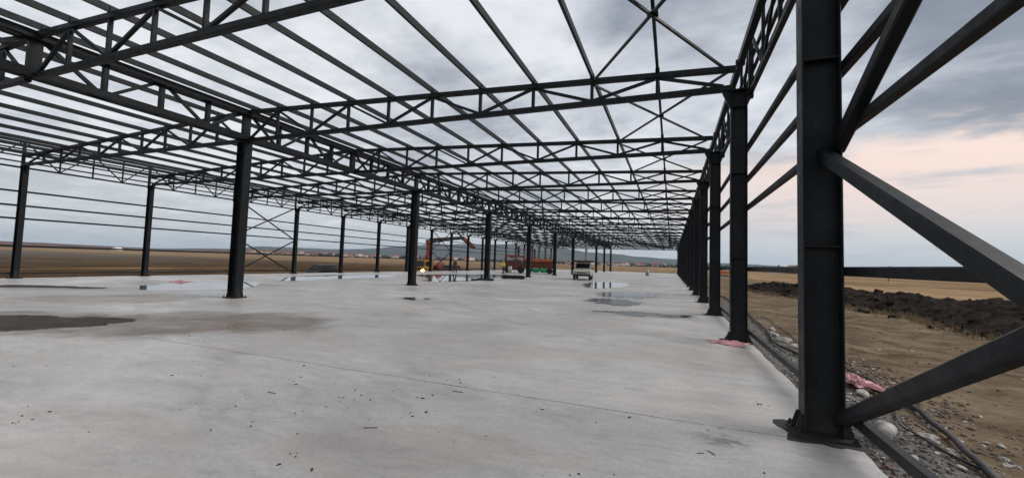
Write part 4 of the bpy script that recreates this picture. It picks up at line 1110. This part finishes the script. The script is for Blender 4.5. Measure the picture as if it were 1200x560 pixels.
# sky -------------------------------------------------------------------
W = bpy.data.worlds.new('World'); SC.world = W; W.use_nodes = True; nt = W.node_tree
bg = nt.nodes['Background']; bg.inputs['Strength'].default_value = .1
SUN_EL, SUN_AZ = 42, 70                      # azimuth clockwise from +Y
sky = N(nt, 'ShaderNodeTexSky'); sky.sky_type = 'NISHITA'; sky.sun_disc = False
sky.sun_elevation = R_(SUN_EL); sky.sun_rotation = R_(SUN_AZ); sky.air_density = 1.3; sky.dust_density = 2.0
tc = N(nt, 'ShaderNodeTexCoord').outputs['Generated']
nrm = N(nt, 'ShaderNodeVectorMath', operation='NORMALIZE'); L(nt, tc, nrm.inputs[0]); D = nrm.outputs[0]
sx = N(nt, 'ShaderNodeSeparateXYZ'); L(nt, D, sx.inputs[0]); zz = sx.outputs[2]
zc = mth(nt, 'MAXIMUM', mth(nt, 'ADD', zz, .10), .03)
cx = N(nt, 'ShaderNodeCombineXYZ'); L(nt, mth(nt, 'DIVIDE', sx.outputs[0], zc), cx.inputs[0]); L(nt, mth(nt, 'DIVIDE', sx.outputs[1], zc), cx.inputs[1])
P = cx.outputs[0]
n1 = noise_tex(nt, scaled(nt, P, (.62, .62, 1), loc=(1.7, .4, 0)), 1.0, 9, .55, .55)
n2 = noise_tex(nt, scaled(nt, P, (1.9, 2.3, 1), loc=(5, 2, 0)), 1.0, 9, .6, .4)
def lobe(az, el, wid, amt):
    v = (math.sin(R_(az)) * math.cos(R_(el)), math.cos(R_(az)) * math.cos(R_(el)), math.sin(R_(el)))
    d = N(nt, 'ShaderNodeVectorMath', operation='DOT_PRODUCT'); L(nt, D, d.inputs[0]); d.inputs[1].default_value = v
    mr = N(nt, 'ShaderNodeMapRange'); mr.interpolation_type = 'SMOOTHSTEP'
    mr.inputs[1].default_value = math.cos(R_(wid)); mr.inputs[2].default_value = 1; mr.inputs[3].default_value = 0; mr.inputs[4].default_value = amt
    L(nt, d.outputs['Value'], mr.inputs[0]); return mr.outputs[0]
n3 = noise_tex(nt, scaled(nt, P, (4.6, 5.2, 1), loc=(2, 7, 0), rot=(0, 0, .5)), 1.0, 8, .62, .5)
cl = mth(nt, 'ADD', mth(nt, 'ADD', mth(nt, 'MULTIPLY', n1, .62), mth(nt, 'MULTIPLY', n2, .42)), mth(nt, 'MULTIPLY_ADD', n3, .20, -.12))
for az, el, wid, amt in ((36, 24, 19, -.22), (2, 36, 16, -.07), (20, 40, 10, .07), (-45, 60, 16, -.07), (-22, 34, 14, .16), (-60, 25, 30, .12), (-32, 28, 24, .06), (4, 14, 12, .05), (-8, 20, 12, .06), (-35, 50, 20, -.03)):
    cl = mth(nt, 'ADD', cl, lobe(az, el, wid, amt))
cloud = ramp(nt, [(.24, (1.45, 1.62, 1.98)), (.37, (2.25, 2.45, 2.85)), (.46, (3.55, 3.75, 4.15)), (.55, (5.1, 5.3, 5.65)), (.66, (7.0, 7.15, 7.4))], cl).outputs[0]
# clear strip under the cloud deck on the dusk side: pink over pale blue
az_r = N(nt, 'ShaderNodeVectorMath', operation='DOT_PRODUCT'); L(nt, D, az_r.inputs[0]); az_r.inputs[1].default_value = (math.sin(R_(40)), math.cos(R_(40)), 0)
side = N(nt, 'ShaderNodeMapRange'); side.interpolation_type = 'SMOOTHSTEP'; side.inputs[1].default_value = .66; side.inputs[2].default_value = .94; L(nt, az_r.outputs['Value'], side.inputs[0])
edge = mth(nt, 'ADD', zz, mth(nt, 'MULTIPLY_ADD', n2, .22, -.11))
low = N(nt, 'ShaderNodeMapRange'); low.interpolation_type = 'SMOOTHSTEP'; low.inputs[1].default_value = .27; low.inputs[2].default_value = .20; L(nt, edge, low.inputs[0])
clear = ramp(nt, [(.0, (4.0, 4.8, 5.5)), (.06, (4.9, 5.2, 5.7)), (.105, (6.5, 5.6, 5.5)), (.19, (8.0, 6.2, 5.4)), (.32, (8.2, 6.7, 6.0))], zz).outputs[0]
streak = ramp(nt, [(.52, 0), (.64, .75)], noise_tex(nt, scaled(nt, D, (3.2, 3.2, 26), loc=(2, 0, 3)), 1.0, 7, .55, .3)).outputs[0]
clear = mixc(nt, streak, clear, (3.9, 4.1, 4.6))
hor = ramp(nt, [(.0, (4.2, 4.8, 5.4)), (.08, (4.7, 5.1, 5.55)), (.22, (5.4, 5.5, 5.7))], zz).outputs[0]
lowf = N(nt, 'ShaderNodeMapRange'); lowf.interpolation_type = 'SMOOTHSTEP'; lowf.inputs[1].default_value = .20; lowf.inputs[2].default_value = .03; lowf.inputs[4].default_value = .7; L(nt, edge, lowf.inputs[0])
c = mixc(nt, lowf.outputs[0], cloud, hor)
c = mixc(nt, mth(nt, 'MULTIPLY', low.outputs[0], side.outputs[0]), c, clear)
c = mixc(nt, .12, c, sky.outputs[0])
L(nt, c, bg.inputs['Color'])

ld = bpy.data.lights.new('sun', 'SUN'); ld.energy = 1.7; ld.angle = R_(35); ld.color = (1, .95, .9)
lo = bpy.data.objects.new('sun', ld); COL.objects.link(lo); lo.location = (0, 0, 60)
sd = Vector((math.sin(R_(SUN_AZ)) * math.cos(R_(SUN_EL)), math.cos(R_(SUN_AZ)) * math.cos(R_(SUN_EL)), math.sin(R_(SUN_EL))))
lo.rotation_euler = sd.to_track_quat('Z', 'Y').to_euler()

# camera ----------------------------------------------------------------
f, yaw, pit, rol, H = 485.684, .3692616, .0555607, .031895, 1.6074
fw = Vector((-math.sin(yaw) * math.cos(pit), math.cos(yaw) * math.cos(pit), math.sin(pit)))
r0 = Vector((math.cos(yaw), math.sin(yaw), 0)); u0 = r0.cross(fw)
r = r0 * math.cos(rol) + u0 * math.sin(rol); u = -r0 * math.sin(rol) + u0 * math.cos(rol)
cd = bpy.data.cameras.new('camera'); cd.sensor_width = 36; cd.sensor_fit = 'HORIZONTAL'; cd.lens = 36 * f / 1200; cd.clip_start = .05; cd.clip_end = 40000
co = bpy.data.objects.new('camera', cd); COL.objects.link(co)
co.matrix_world = Matrix(((r.x, u.x, -fw.x, 0), (r.y, u.y, -fw.y, 0), (r.z, u.z, -fw.z, H), (0, 0, 0, 1)))
SC.camera = co
SC.view_settings.view_transform = 'Standard'; SC.view_settings.look = 'None'; SC.view_settings.exposure = 0.36; SC.view_settings.gamma = 1
SC.cycles.use_denoising = True
SC.cycles.max_bounces = 6; SC.cycles.diffuse_bounces = 3; SC.cycles.glossy_bounces = 3; SC.cycles.volume_bounces = 1
